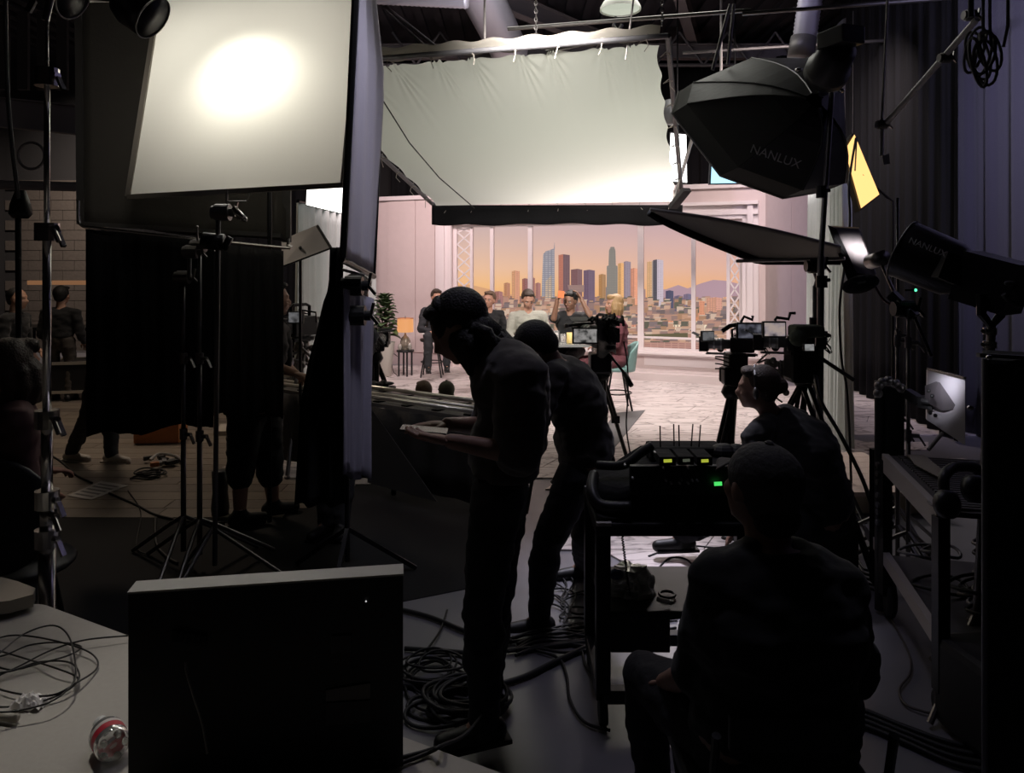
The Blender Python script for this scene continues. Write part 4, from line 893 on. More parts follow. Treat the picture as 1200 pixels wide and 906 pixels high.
    if hairstyle == 'bob':
        for k in (-1, 1):
            for a, (x, y) in enumerate(((.070, .035), (.084, .005), (.078, -.04), (.05, -.075))):
                h.tube([L((k*x*.75, y*.8, .035)), L((k*x*1.05, y, 0)), L((k*(x+.018), y+.004, -.06)), L((k*(x+.004), y, -.11)), L((k*(x+.012), y+.008, -.145))], [v*s for v in (.022, .034, .034, .03, .014)], 10)
        h.ell(L((.0, .055, .085)), (.06*s, .035*s, .03*s), R)
    if hairstyle == 'cap':
        h.ell(L((0, -.018, .034)), (.086*s, .106*s, .088*s), R, 22, 14); h.ell(L((0, -.05, -.01)), (.075*s, .062*s, .07*s), R)
    if hairstyle == 'bald': h.ell(L((0, -.03, .0)), (.078*s, .09*s, .06*s), R)
    if hairstyle == 'big':
        h.ell(L((0, -.03, .05)), (.10*s, .125*s, .10*s), R, 22, 14); h.ell(L((0, -.08, .0)), (.085*s, .085*s, .09*s), R)
    if h.v and hairstyle != 'cap': fuse(h, .008, 2).build('hair', hair, t, True)
    if hairstyle == 'cap':
        fuse(h, .009, 2).build('cap', hair, t, True)
        q = MB(); q.lathe([(.01, .0), (.012, .004), (.006, .008)], L((0, -.015, .12)), R@V((0, 0, 1)), 12); q.build('cap_button', hair, t)
        q = MB().grid(lambda u, v: L(((u-.5)*.15*(1-.35*v*v), .075+.075*v*(1-.6*(2*u-1)**2), .045-.018*v-.05*(2*u-1)**2*.4)), 10, 6, .004); q.build('cap_brim', hair, t, True)
    if eyes:
        for k in (-1, 1):
            o = MB().ell(L((k*.031, .0765, .006)), (.012*s, .009*s, .007*s), R, 10, 8).build('eye', M('eye_white', (.6, .57, .54), .3), t, True)
            MB().ell(L((k*.031, .0835, .006)), (.0055*s, .003*s, .0055*s), R, 8, 6).build('iris', M('iris', (.04, .02, .015), .3), o)
            MB().tube([L((k*.018, .089, .026)), L((k*.032, .087, .029)), L((k*.046, .078, .025))], .0024*s, 5).build('eyebrow', hair, t)
        MB().tube([L((-.022, .090, -.051)), L((0, .100, -.050)), L((.022, .090, -.051))], [.002, .005*s, .002], 6).build('lips', M('lips_%d' % int(lips[0]*100), lips, .5), t)
    return t, R
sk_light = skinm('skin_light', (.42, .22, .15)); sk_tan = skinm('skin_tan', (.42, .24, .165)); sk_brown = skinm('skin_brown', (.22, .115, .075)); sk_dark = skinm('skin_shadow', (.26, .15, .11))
h_blk = M('hair_black', (.008, .007, .006), .6, bump=.6, scale=120); h_brn = M('hair_brown', (.035, .02, .012), .6, bump=.6, scale=120)
h_bld = M('hair_blond', (.30, .185, .08), .5, bump=.6, scale=90, var=.35); h_sand = M('hair_sand', (.10, .06, .035), .6, bump=.5, scale=100)
f_black = M('shirt_black', (.010, .010, .011), .9, bump=.4, scale=14, sheen=.1); f_suit = M('suit_dark', (.022, .022, .025), .85, bump=.3, scale=16)
f_cream = M('sweater_cream', (.34, .33, .28), .9, bump=.5, scale=60); f_maroon = M('dress_maroon', (.14, .045, .055), .85, bump=.3, scale=20)
f_grey = M('shirt_grey_brown', (.055, .048, .043), .92, bump=.7, scale=9, sheen=.2); f_jean = M('jeans_black', (.012, .012, .015), .85, bump=.4, scale=30)
shoe_b = M('shoe_black', (.010, .010, .010), .5); shoe_w = M('sneaker_white', (.42, .38, .34), .6)
def seated(px, pyh, Y, fwd, label, seat=.62, s=1.0, headY=None, arms_=None, lean=.0, legdir=None, footz=.10, **kw):
    """seated figure: head centre at (px,pyh)"""
    hd = P(px, pyh, Y); f = V(fwd).normalized(); r = f.cross(V((0, 0, 1))).normalized()
    nk = hd-V((0, 0, .165*s))-f*.02; pel = V((hd.x, hd.y, 0))-f*(.04+lean); pel.z = seat+.10*s; ch = pel.lerp(nk, .62)-f*.015
    lf = V(legdir).normalized() if legdir is not None else f
    J = dict(pelvis=pel, chest=ch, neck=nk, head=hd, shL=nk-r*.185*s-V((0, 0, .045)), shR=nk+r*.185*s-V((0, 0, .045)))
    for k, g in (('L', -1), ('R', 1)):
        J['hip'+k] = pel+r*.09*g-V((0, 0, .02)); J['kn'+k] = J['hip'+k]+lf*.40*s+r*.05*g-V((0, 0, .03)); a = J['kn'+k]-V((0, 0, .42*s))+lf*.02; a.z = max(a.z, footz); J['an'+k] = a; J['toe'+k] = lf
        J['el'+k] = J['sh'+k]-V((0, 0, .25*s))+r*.07*g+f*.06; J['wr'+k] = J['el'+k]+f*.20*s-r*.09*g-V((0, 0, .03))
    if arms_: J.update({k: V(v) for k, v in arms_.items()})
    return person(label, J, s=s, fwd=f, **kw)
# five people on the set
Yh = 9.4
seated(512, 349, 11.3, (.35, -1, 0), 'man in dark suit on a tall stool at the left end of the table', seat=.60, footz=.14, skin=sk_light, hair=h_brn, shirt=f_suit, pants=f_suit, shoes=shoe_b, sleeve=.98, face=(.4, -1, -.1), vox=.010,
       legdir=(.15, -1, 0))
seated(573, 352, 10.4, (.5, -.9, 0), 'fair faced man in a black top sitting second from left at the table', seat=.60, footz=.14, skin=sk_light, hair=h_sand, shirt=f_black, pants=f_black, shoes=shoe_b, sleeve=.98, face=(-.3, -1, 0), vox=.010)
hd = P(619, 352, 9.5)
seated(619, 352, 9.5, (.1, -1, 0), 'young dark haired man in a cream sweater looking down', seat=.58, footz=.14, skin=sk_light, hair=h_brn, shirt=f_cream, pants=f_suit, shoes=shoe_b, sleeve=.96, face=(.12, -1, -.42), vox=.010)
hd = P(668, 353, 9.2); r_ = V((-1, 0, 0))
seated(668, 353, 9.2, (-.15, -1, 0), 'man in black t-shirt with both hands raised, holding an orange card', seat=.56, footz=.14, skin=sk_brown, hair=h_blk, shirt=f_black, pants=f_suit, shoes=shoe_b, sleeve=.40, face=(-.55, -1, -.25), hairstyle='short', vox=.010,
       arms_=dict(elR=P(649, 373, 9.0), wrR=P(653, 351, 8.95), elL=P(691, 370, 9.05), wrL=P(681, 350, 9.1)), legdir=(-.5, -1, 0), lips=(.2, .09, .08),
       hands=({'d': V((-.5, .2, .85)), 'pn': V((-.6, 0, -.4)), 'curl': .5}, {'d': V((.55, .1, .8)), 'pn': V((.6, .2, -.2)), 'curl': .7}))
seated(719, 357, 8.8, (-1, -.15, 0), 'blond woman in a maroon dress on the teal chair, facing left', seat=.52, footz=.14, skin=sk_light, hair=h_bld, shirt=f_maroon, pants=f_maroon, shoes=M('shoe_tan', (.3, .16, .11), .5), sleeve=.98, face=(-1, -.35, .02), hairstyle='bob', vox=.010, s=.95,
       legdir=(-1, -.25, 0), lips=(.45, .14, .13))
tag(MB().box(P(657.5, 345, 8.9), (.075, .012, .085), Matrix.Rotation(.1, 3, 'Y')).build('orange_card', M('orange', (.75, .20, .07), .5)), 'small orange card held up by the man in the black t-shirt', 'card')
tag(MB().box(P(499, 391, 10.95), (.12, .09, .006), RZ(20)).build('white_card', white), 'white card in the lap of the man in the dark suit', 'card')
# ---------------- crew
def PJ(d): return {k: (P(*v) if len(v) == 3 and abs(v[0]) > 8 else V(v)) for k, v in d.items()}
# standing man in the foreground, side view, facing left, head bowed over a phone
Y = 2.62
J = PJ(dict(pelvis=(588, 560, Y), chest=(602, 470, Y), neck=(588, 414, Y), head=(537, 386, Y), shL=(610, 442, Y-.18), shR=(604, 432, Y+.18), elL=(606, 532, Y-.22), wrL=(528, 517, Y-.28), elR=(572, 500, Y+.24), wrR=(524, 497, Y+.02),
            hipL=(582, 585, Y-.09), hipR=(590, 585, Y+.09), knL=(566, 712, Y-.08), knR=(578, 712, Y+.16), anL=(568, 842, Y-.04), anR=(574, 800, Y+.42)))
J['side'] = V((0, 1, 0)); J['toeL'] = V((-1, -.35, -.02)); J['toeR'] = V((-1, -.1, 0)); J['hup'] = V((-.35, 0, 1))
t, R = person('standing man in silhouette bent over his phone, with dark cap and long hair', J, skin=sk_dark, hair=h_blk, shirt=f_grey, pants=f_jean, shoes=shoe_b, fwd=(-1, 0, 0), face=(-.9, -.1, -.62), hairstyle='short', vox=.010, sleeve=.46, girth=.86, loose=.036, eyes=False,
              hands=({'d': V((-1, .2, .12)), 'pn': V((0, .1, 1)), 'curl': .25}, {'d': V((-1, -.3, .0)), 'pn': V((0, -.1, -1)), 'curl': .2}))
# his knitted cap / headset and hair
hc = J['head']; q = MB()
q.ell(P(534, 369, Y), (.080, .098, .075), basis((-.9, 0, -.45), (-.3, 0, 1)), 24, 16); q.ell(P(514, 362, Y), (.030, .07, .05)); q.ell(P(518, 380, Y), (.035, .08, .06)); q.ell(P(548, 388, Y), (.055, .085, .06))
fuse(q, .010, 2).build('beanie', h_blk, t, True)
q = MB(); rn = random.Random(2)
for k in range(16):
    y_ = Y-.10+.013*k; q.tube([P(552+rn.uniform(-3, 3), 384, y_), P(570+rn.uniform(-4, 2), 391+rn.uniform(-2, 6), y_), P(588+rn.uniform(-6, 2), 403+rn.uniform(-2, 8), y_), P(606+rn.uniform(-8, 4), 424+rn.uniform(-6, 12), y_)], [.022, .020, .016, .004], 7)
for k in range(8):
    y_ = Y-.12+.008*k; q.tube([P(548+k*2, 392, y_), P(550+k*3, 412, y_), P(552+k*2+rn.uniform(-3, 3), 432+rn.uniform(-6, 8), y_)], [.02, .018, .004], 7)
q.cap(P(546, 382, Y), .085, P(576, 402, Y), .070); q.cap(P(576, 402, Y), .070, P(602, 422, Y), .055); q.cap(P(545, 400, Y-.05), .060, P(555, 432, Y-.05), .030)
q.build('long_hair', h_blk, t, True)
tag(MB().bev(P(497, 504, Y-.14), (.155, .078, .009), Matrix.Rotation(.09, 3, 'Y'), .004).build('phone', M('phone_edge', (.16, .15, .14), .25, .6)), 'phone lying flat in the hands of the standing man', 'phone')
q = MB(); q.tube(cat_rom([P(634, 486, Y+.02), P(630, 520, Y-.05), P(624, 560, Y-.08), P(617, 602, Y-.1)], 6), .006); tag(q.build('strap', M('strap_grey', (.12, .11, .10), .6)), 'thin grey strap hanging behind the back of the standing man', 'strap')
# second man bending behind
Y = 3.6
J = PJ(dict(pelvis=(690, 545, Y), chest=(674, 464, Y), neck=(652, 430, Y-.02), head=(629, 411, Y-.05), shL=(648, 440, Y-.19), shR=(652, 430, Y+.17), elL=(625, 505, Y-.28), wrL=(598, 560, Y-.25), elR=(628, 498, Y+.2), wrR=(596, 540, Y+.15),
            hipL=(676, 560, Y-.09), hipR=(694, 558, Y+.09), knL=(640, 640, Y-.10), knR=(686, 628, Y+.12), anL=(632, 722, Y-.08), anR=(684, 660, Y+.5)))
J['side'] = V((0.05, 1, 0)); J['toeL'] = V((-1, -.2, 0)); J['toeR'] = V((-1, -.3, 0)); J['hup'] = V((-.8, 0, .6))
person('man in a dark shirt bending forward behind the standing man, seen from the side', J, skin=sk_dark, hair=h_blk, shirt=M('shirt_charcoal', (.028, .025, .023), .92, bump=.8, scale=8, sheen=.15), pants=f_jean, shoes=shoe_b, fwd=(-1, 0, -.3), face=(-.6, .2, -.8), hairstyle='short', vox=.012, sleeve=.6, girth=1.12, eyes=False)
# camera operator crouched at the right
Y = 4.1
J = PJ(dict(pelvis=(966, 600, Y+.05), chest=(945, 530, Y), neck=(905, 487, Y), head=(886, 456, Y), shL=(884, 512, Y-.14), shR=(935, 492, Y+.2), elL=(880, 580, Y-.22), wrL=(860, 620, Y-.2), elR=(900, 560, Y+.35), wrR=(872, 540, Y+.45),
            hipL=(940, 610, Y-.08), hipR=(965, 605, Y+.1), knL=(865, 600, Y-.02), knR=(890, 590, Y+.35), anL=(800, 628, Y+.22), anR=(880, 625, Y+.5)))
J['side'] = V((.45, .9, 0)); J['hup'] = V((-.1, 0, 1)); J['toeL'] = V((-1, -.1, 0)); J['toeR'] = V((-1, .2, 0))
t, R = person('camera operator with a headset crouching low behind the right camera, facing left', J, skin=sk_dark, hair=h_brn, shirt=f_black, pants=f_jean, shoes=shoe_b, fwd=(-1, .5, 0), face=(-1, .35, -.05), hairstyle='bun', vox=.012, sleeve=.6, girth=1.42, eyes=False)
hc = J['head']; q = MB()
q.tube([hc+R@V(v) for v in ((-.085, 0, .0), (-.08, -.0, .09), (0, 0, .13), (.08, 0, .09), (.085, 0, 0))], .008, 8); q.ell(hc+R@V((-.088, 0, -.005)), (.03, .016, .035), R); q.ell(hc+R@V((.088, 0, -.005)), (.016, .03, .035), R)
tag(q.build('headset', M('headset_grey', (.08, .075, .07), .4)), 'headset worn by the crouching camera operator', 'headset')
tag(MB().bev((P(955, 600, Y).x, Y+.1, .14), (.42, .32, .28), RZ(15), .01).build('apple_box', M('box_dark', (.03, .025, .02), .7)), 'dark box the crouching camera operator sits on', 'box')
# seated man in cap, back view
Y = 1.85
J = PJ(dict(pelvis=(905, 858, Y+.02), chest=(912, 745, Y-.03), neck=(905, 640, Y), head=(890, 572, Y+.05), shL=(838, 684, Y-.02), shR=(982, 686, Y-.02), elL=(812, 790, Y+.06), wrL=(778, 800, Y+.26), elR=(1002, 792, Y+.05), wrR=(965, 800, Y+.28),
            hipL=(860, 872, Y+.04), hipR=(950, 872, Y+.04), knL=(756, 790, Y+.42), knR=(985, 800, Y+.44)))
for k in 'LR': J['an'+k] = V((J['kn'+k].x+(.03 if k == 'L' else 0), J['kn'+k].y+.02, .10)); J['toe'+k] = V((0, 1, 0))
J['side'] = V((1, 0, 0)); J['hup'] = V((0, .15, 1))
t, R = person('seated man in baseball cap and black t-shirt, seen from behind', J, skin=sk_dark, hair=M('cap_cloth', (.045, .043, .042), .85, bump=.4, scale=60, var=.3), shirt=f_black, pants=f_jean, shoes=shoe_b, fwd=(0, 1, 0), face=(-.45, 1, .1), hairstyle='cap', vox=.010, sleeve=.5, girth=1.3, eyes=False, s=1.0)
hc = J['head']; MB().ell(hc+R@V((0, -.07, -.05)), (.066, .05, .05), R, 16, 10).build('hair', h_blk, t, True)
# his folding chair
t = thing('folding_chair', 'black folding chair under the seated man in the cap', 'chair', (.66, 1.85, 0))
MB().bev((.66, 1.86, .425), (.46, .42, .045), None, .02).build('seat', blk, t); MB().bev((.62, 1.68, .66), (.26, .02, .08), None, .012).build('backrest', blk, t)
for k in (-1, 1):
    MB().tube([(.66+k*.20, 1.67, .66), (.66+k*.20, 1.72, .45), (.66+k*.20, 2.10, .012)], .011, 8).build('leg', blkm, t); MB().tube([(.66+k*.215, 2.04, .42), (.66+k*.215, 1.56, .012)], .011, 8).build('leg', blkm, t)
MB().cyl((.66-.235, 1.95, .16), (.66+.235, 1.95, .16), .009).build('stretcher', blkm, t)
# people among the left flags
Y = 5.0
J = PJ(dict(pelvis=(298, 478, Y), chest=(310, 420, Y), neck=(318, 372, Y), head=(322, 352, Y), shL=(330, 392, Y+.15), shR=(318, 394, Y-.16), elL=(334, 428, Y+.16), wrL=(349, 440, Y+.35), elR=(322, 430, Y-.2), wrR=(348, 438, Y-.3), hipL=(310, 490, Y+.08), hipR=(288, 490, Y-.08), knL=(316, 548, Y+.05), knR=(282, 548, Y-.1), anL=(320, 588, Y+.1), anR=(281, 600, Y-.15)))
J['side'] = V((.45, -.9, 0)); person('man in black shorts standing behind the charcoal flag, only arm and legs visible', J, skin=sk_tan, hair=h_blk, shirt=f_black, pants=f_black, shoes=shoe_b, fwd=(1, .5, 0), face=(1, .6, 0), vox=.013, sleeve=.42, leg=.62, eyes=False, girth=1.1)
Y = 4.75
J = PJ(dict(pelvis=(392, 480, Y), chest=(404, 425, Y), neck=(412, 372, Y), head=(416, 345, Y+.02), shL=(394, 392, Y), shR=(424, 392, Y+.1), elL=(392, 430, Y), wrL=(392, 462, Y+.1), elR=(424, 430, Y+.1), wrR=(414, 460, Y+.1), hipL=(383, 490, Y), hipR=(402, 490, Y)))
J.update(knL=J['hipL']-V((.0, -.02, .40)), knR=J['hipR']-V((0, -.02, .40)))
Y = 4.5
for k in 'LR': J['an'+k] = V((J['kn'+k].x, 4.72, .09)); J['toe'+k] = V((0, -1, 0) if k == 'R' else (-.4, -1, 0))
J['side'] = V((1, 0, 0)); person('person hidden behind the black draped cloth, only lower legs showing', J, skin=sk_dark, hair=h_blk, shirt=f_black, pants=f_jean, shoes=shoe_b, fwd=(0, 1, 0), vox=.014, eyes=False, sleeve=.9)
# walking person, white sneakers
Y = 6.0
J = PJ(dict(pelvis=(122, 430, Y+.3), chest=(126, 385, Y+.3), neck=(128, 345, Y+.3), head=(130, 322, Y+.3), shL=(120, 356, Y+.1), shR=(134, 356, Y+.5), elL=(116, 392, Y+.1), wrL=(124, 418, Y), elR=(136, 392, Y+.5), wrR=(144, 418, Y+.5), hipL=(116, 440, Y+.25), hipR=(128, 440, Y+.4), knL=(104, 486, Y+.25), knR=(130, 486, Y+.5)))
a = G(84, 541); J['anL'] = V((a.x, a.y, .09)); a = G(131, 543); J['anR'] = V((a.x, a.y, .09)); J['toeL'] = V((1, -.15, -.05)); J['toeR'] = V((1, -.2, -.05)); J['side'] = V((.2, -1, 0))
person('walking person in white sneakers, hidden above the shins by a flag', J, skin=sk_tan, hair=h_blk, shirt=f_black, pants=f_jean, shoes=shoe_w, fwd=(1, 0, 0), vox=.013, eyes=False, sleeve=.9)
def stander(px, pyt, Y, label, f, hair=h_blk, shirt=f_black, pants=f_jean, skin=sk_tan, lean=0, H=1.75, **kw):
    top = P(px, pyt, Y); f = V(f).normalized(); r = f.cross(V((0, 0, 1))).normalized(); hd = top-V((0, 0, .12)); nk = hd-V((0, 0, .17))-f*.03; pel = V((hd.x, hd.y, .93*H/1.75-(H-top.z)*.4))-f*(.05+lean)
    J = dict(pelvis=pel, chest=pel.lerp(nk, .6), neck=nk, head=hd, shL=nk-r*.19-V((0, 0, .05)), shR=nk+r*.19-V((0, 0, .05)))
    for k, g in (('L', -1), ('R', 1)):
        J['hip'+k] = pel+r*.09*g-V((0, 0, .03)); J['kn'+k] = V((J['hip'+k].x, J['hip'+k].y, .5))+f*.04+r*.02*g; J['an'+k] = V((J['hip'+k].x, J['hip'+k].y, .09))+r*.03*g; J['toe'+k] = f
        J['el'+k] = J['sh'+k]-V((0, 0, .27))+r*.06*g; J['wr'+k] = J['el'+k]+f*.18-V((0, 0, .12))-r*.05*g
    return person(label, J, skin=skin, hair=hair, shirt=shirt, pants=pants, shoes=shoe_b, fwd=f, vox=.014, eyes=False, **kw)
stander(21, 338, 8.2, 'crew member with a pale headset standing at the far left edge', (1, .1, 0), H=1.60, hairstyle='crop')
stander(73, 336, 9.4, 'crew member in black seen from behind, at a table far left', (0, 1, 0), H=1.55, sleeve=.9, pants=M('trousers_khaki', (.05, .042, .035), .8))
# seated woman cut off by the left edge
J = dict(pelvis=(-2.14, 3.15, .55), chest=(-2.13, 3.13, .85), neck=(-2.12, 3.12, 1.13), head=(-2.10, 3.14, 1.28), shL=(-1.99, 3.0, 1.08), shR=(-2.27, 3.27, 1.08), elL=(-1.98, 3.02, .80), wrL=(-2.02, 3.2, .74), elR=(-2.3, 3.3, .8), wrR=(-2.2, 3.5, .75), hipL=(-2.04, 3.12, .52), hipR=(-2.2, 3.22, .52), knL=(-2.3, 3.5, .50), knR=(-2.42, 3.5, .5), anL=(-2.3, 3.5, .09), anR=(-2.4, 3.55, .09), side=(-.9, .3, 0))
person('seated person with long brown hair cut off by the left edge', J, skin=sk_light, hair=h_brn, shirt=M('shirt_mauve', (.10, .05, .05), .8), pants=f_jean, shoes=shoe_b, fwd=(.3, .9, 0), hairstyle='bob', vox=.013, eyes=False, sleeve=.5)
t = thing('round_chair', 'black round backed chair at the left edge', 'chair', (-2.08, 2.95, 0))
MB().ell((-2.08, 2.92, .72), (.27, .05, .24), RZ(10), 24, 14).build('backrest', blk, t, True); MB().ell((-2.1, 3.12, .46), (.24, .24, .05), None, 20, 10).build('seat', blk, t, True)
for a in (20, 110, 200, 290): d = RZ(a)@V((.2, 0, 0)); MB().cyl(V((-2.1, 3.12, .45))+d*.7, V((-2.1, 3.12, .01))+d*1.1, .012).build('leg', blkm, t)
# two crew crouching behind the track: only the tops of their heads show
for px, py, lab, hm, hs in ((496, 458, 'crew member crouching behind the track, only brown hair showing', h_sand, 'short'), (523, 457, 'crew member in dark green cap crouching behind the track', M('cap_green', (.05, .055, .035), .8), 'cap')):
    hd = P(px, py, 6.7); f = V((-.3, 1, 0)).normalized(); r = f.cross(V((0, 0, 1)))
    pel = V((hd.x, hd.y-.05, .16)); hd.z = max(hd.z-.02, .56); nk = hd-V((0, 0, .15))-f*.03; J = dict(pelvis=pel, chest=pel.lerp(nk, .6), neck=nk, head=hd, shL=nk-r*.17-V((0, 0, .04)), shR=nk+r*.17-V((0, 0, .04)))
    for k, g in (('L', -1), ('R', 1)):
        J['hip'+k] = pel+r*.08*g; J['kn'+k] = pel+f*.30+r*.14*g+V((0, 0, .22)); J['an'+k] = pel+f*.34+r*.12*g-V((0, 0, .07)); J['toe'+k] = f; J['el'+k] = J['sh'+k]-V((0, 0, .2))+r*.06*g+f*.1; J['wr'+k] = J['kn'+k]+V((0, 0, .07))
    person(lab, J, skin=sk_tan, hair=hm, shirt=f_suit, pants=f_jean, shoes=shoe_b, fwd=f, hairstyle=hs, vox=.014, eyes=False, sleeve=.95, s=.86)
# ================================================================== SET FURNITURE
def leaf(mb, base, d, L, w_, droop=.3):
    d = V(d).normalized(); x = d.cross(V((0, 0, 1))).normalized(); n = x.cross(d)
    def fn(u, v): 
        ww = w_*math.sin(math.pi*min(.97, .08+v*.92))**.7; return base+d*L*v+x*(u-.5)*ww+n*(abs(u-.5)*ww*.35)-V((0, 0, droop*L*v*v))
    mb.grid(fn, 4, 6, .002)
pb = P(451, 438, 11.4); pb.z = 0
t = thing('potted_plant', 'leafy green fiddle leaf plant in a tall white pot beside the grey curtain', 'plant', pb)
MB().lathe([(.10, .012), (.155, .52), (.16, .53), (.145, .53), (.14, .49)], pb, n=24).build('pot', M('pot_white', (.70, .66, .60), .4), t, True)
MB().cyl(pb+V((0, 0, .49)), pb+V((0, 0, .495)), .14).build('soil', M('soil', (.05, .03, .02), .9), t)
m_ = MB(); rn = random.Random(11); green = [M('leaf_dark', (.035, .065, .022), .45), M('leaf_mid', (.055, .095, .035), .45)]
for k in range(4): m_.tube([pb+V((0, 0, .48)), pb+V((.03*math.cos(k*1.7), .03*math.sin(k*1.7), .8)), pb+V((.07*math.cos(k*1.7), .07*math.sin(k*1.7), 1.12-.06*k))], .011)
m_.build('stem', M('bark', (.10, .06, .035), .8), t)
for k in range(58):
    a = k*2.4; z = .62+.62*(k/58)**.9; r = .03+.05*rn.random(); b_ = pb+V((r*math.cos(a), r*math.sin(a), z)); q = MB()
    leaf(q, b_, (math.cos(a), math.sin(a), .25+.9*(k/58)), .21-.06*k/58, .20-.05*k/58, .5); q.build('leaf', green[k % 2], t, True)
def round_table(name, label, c, r, z, top_m, leg_m, n=3, lr=.018, inset=.7):
    t = thing(name, label, 'table', (c.x, c.y, 0)); MB().lathe([(r*.97, z-.03), (r, z-.02), (r, z-.005), (r*.98, z)], (c.x, c.y, 0), n=32).build('tabletop', top_m, t)
    for k in range(n):
        a = 2*math.pi*k/n+.4; MB().cyl((c.x+r*inset*math.cos(a), c.y+r*inset*math.sin(a), z-.02), (c.x+r*inset*math.cos(a), c.y+r*inset*math.sin(a), .012), lr).build('leg', leg_m, t)
    return t
c = P(475, 410, 11.4); zt = P(475, 410, 11.4).z
round_table('side_table', 'small black side table carrying the orange shaded lamp', c, .135, zt, blk, blk, 4, .014, .75)
t = thing('table_lamp', 'table lamp with a glowing orange drum shade on the side table', 'lamp', (c.x, c.y, zt))
MB().lathe([(.05, 0), (.055, .015), (.045, .03), (.075, .06), (.08, .13), (.055, .19), (.02, .22), (.012, .26)], (c.x, c.y, zt), n=24).build('base', M('lamp_glass_base', (.30, .25, .20), .15, .3), t, True)
sm = E('shade_orange', (.95, .42, .16), .85)
m_ = MB().lathe([(.125, P(475, 389, 11.4).z-zt), (.122, P(475, 373.5, 11.4).z-zt)], (c.x, c.y, zt), n=32, caps=False); m_.build('lamp_shade', sm, t, True)
MB().lathe([(.126, P(475, 373.5, 11.4).z-zt), (.124, P(475, 372.8, 11.4).z-zt)], (c.x, c.y, zt), n=32, caps=False).build('shade_band', M('band', (.5, .2, .1), .6), t)
MB().cyl((c.x, c.y, zt+.25), (c.x, c.y, zt+.52), .006).build('pole', steel, t)
for dx, h, lab in ((-.07, .10, 'small glass ornament on the side table, left of the lamp base'), (.08, .12, 'silvery round ornament on the side table, right of the lamp base')):
    tag(MB().lathe([(.02, 0), (.035, h*.35), (.03, h*.7), (.012, h)], (c.x+dx, c.y-.07, zt), n=16).build('ornament', M('glass_grey', (.45, .42, .38), .15, .4), None, True), lab, 'ornament')
tag(MB().tube(cat_rom([V((c.x-.12, c.y, zt-.1)), V((c.x-.22, c.y+.02, .35)), V((c.x-.18, c.y-.05, .1)), V((c.x-.1, c.y-.1, .012)), V((c.x-.2, c.y-.16, .012)), V((c.x-.3, c.y-.05, .012))], 6), .006).build('lamp_cord', rubber), 'black cord curling on the floor under the side table', 'cord')
# interview table, glassy grey top
tc_ = V((.40, 9.55, 0)); zt = .79
t = thing('interview_table', 'grey topped interview table in front of the five seated people', 'table', tc_)
def rr(cx, cy, hx, hy, r, z):
    return [(cx+sx*(hx-r)+r*math.cos(a), cy+sy*(hy-r)+r*math.sin(a), z) for sx, sy, a0 in ((1, 1, 0), (-1, 1, 90), (-1, -1, 180), (1, -1, 270)) for a in [math.radians(a0+k*15) for k in range(7)]]
MB().prism(rr(.32, 8.95, .92, .34, .25, zt-.03), (0, 0, .03)).build('tabletop', M('table_grey', (.26, .27, .26), .15), t)
for x, y in ((-.4, 8.75), (1.0, 8.75), (-.4, 9.15), (1.0, 9.15)): MB().cyl((x, y, .012), (x, y, zt-.03), .022).build('leg', white, t)
def stool(c, zs, lab, shell=None, m=blk, rot=0, legm=None):
    t = thing('chair', lab, 'chair', (c[0], c[1], 0), None); R = RZ(rot)
    MB().lathe([(.02, zs-.05), (.17, zs-.045), (.19, zs-.02), (.18, zs)], (c[0], c[1], 0), n=24).build('seat', m, t, True)
    if shell:
        def fn(u, v): a = (u-.5)*2.4; return V((c[0], c[1], zs-.04))+R@V((.22*math.sin(a)*(1+.1*v), -.20*math.cos(a)-.04*v, .34*v*(1-.35*(2*u-1)**2)))
        MB().grid(fn, 16, 8, .015).build('backrest', shell, t, True)
    for k in range(4):
        a = math.radians(45+90*k+rot); MB().cyl((c[0]+.10*math.cos(a), c[1]+.10*math.sin(a), zs-.04), (c[0]+.22*math.cos(a), c[1]+.22*math.sin(a), .012), .012).build('leg', legm or m, t)
    MB().tube([(c[0]+.17*math.cos(a), c[1]+.17*math.sin(a), zs*.4) for a in [2*math.pi*k/20 for k in range(20)]], .009, 6, True).build('footrest', legm or m, t)
teal = M('teal_shell', (.20, .34, .32), .5)
sx = lambda px, Y: (px-600)*Y/F
stool((sx(506, 11.3), 11.34), .59, 'black tall stool under the man in the dark suit')
stool((sx(573, 10.4), 10.45), .59, 'black tall stool under the fair faced man in black')
stool((sx(619, 9.5), 9.55), .57, 'pale tall stool under the man in the cream sweater', m=white)
stool((sx(668, 9.2), 9.25), .55, 'pale tall stool under the man in the black t-shirt', m=white)
stool((sx(723, 8.8), 8.8), .51, 'teal shell chair with slim dark legs under the blond woman', shell=teal, m=teal, rot=90, legm=blkm)
def mug(px, py, Y, r, h, m, lab, handle=True):
    b_ = P(px, py, Y); b_.z = zt+.001; t = thing('mug' if handle else 'glass', lab, 'mug' if handle else 'glass', b_)
    MB().lathe([(r*.9, 0), (r, .01), (r, h), (r*.88, h), (r*.85, .012)], b_, n=20).build('cup', m, t, True)
    if handle: MB().tube([b_+V((r, 0, h*.8)), b_+V((r+.025, 0, h*.7)), b_+V((r+.025, 0, h*.35)), b_+V((r, 0, h*.2))], .006).build('handle', m, t)
ylw = M('mug_yellow', (.78, .58, .22), .4)
mug(668, 397, 8.75, .042, .125, ylw, 'yellow mug at the right end of the interview table')
mug(636, 395, 8.9, .045, .07, M('mug_tan', (.50, .40, .22), .4), 'tan mug in front of the man in the cream sweater', True)
gls = M('clear_glass', (.8, .78, .76), .08, trans=.8)
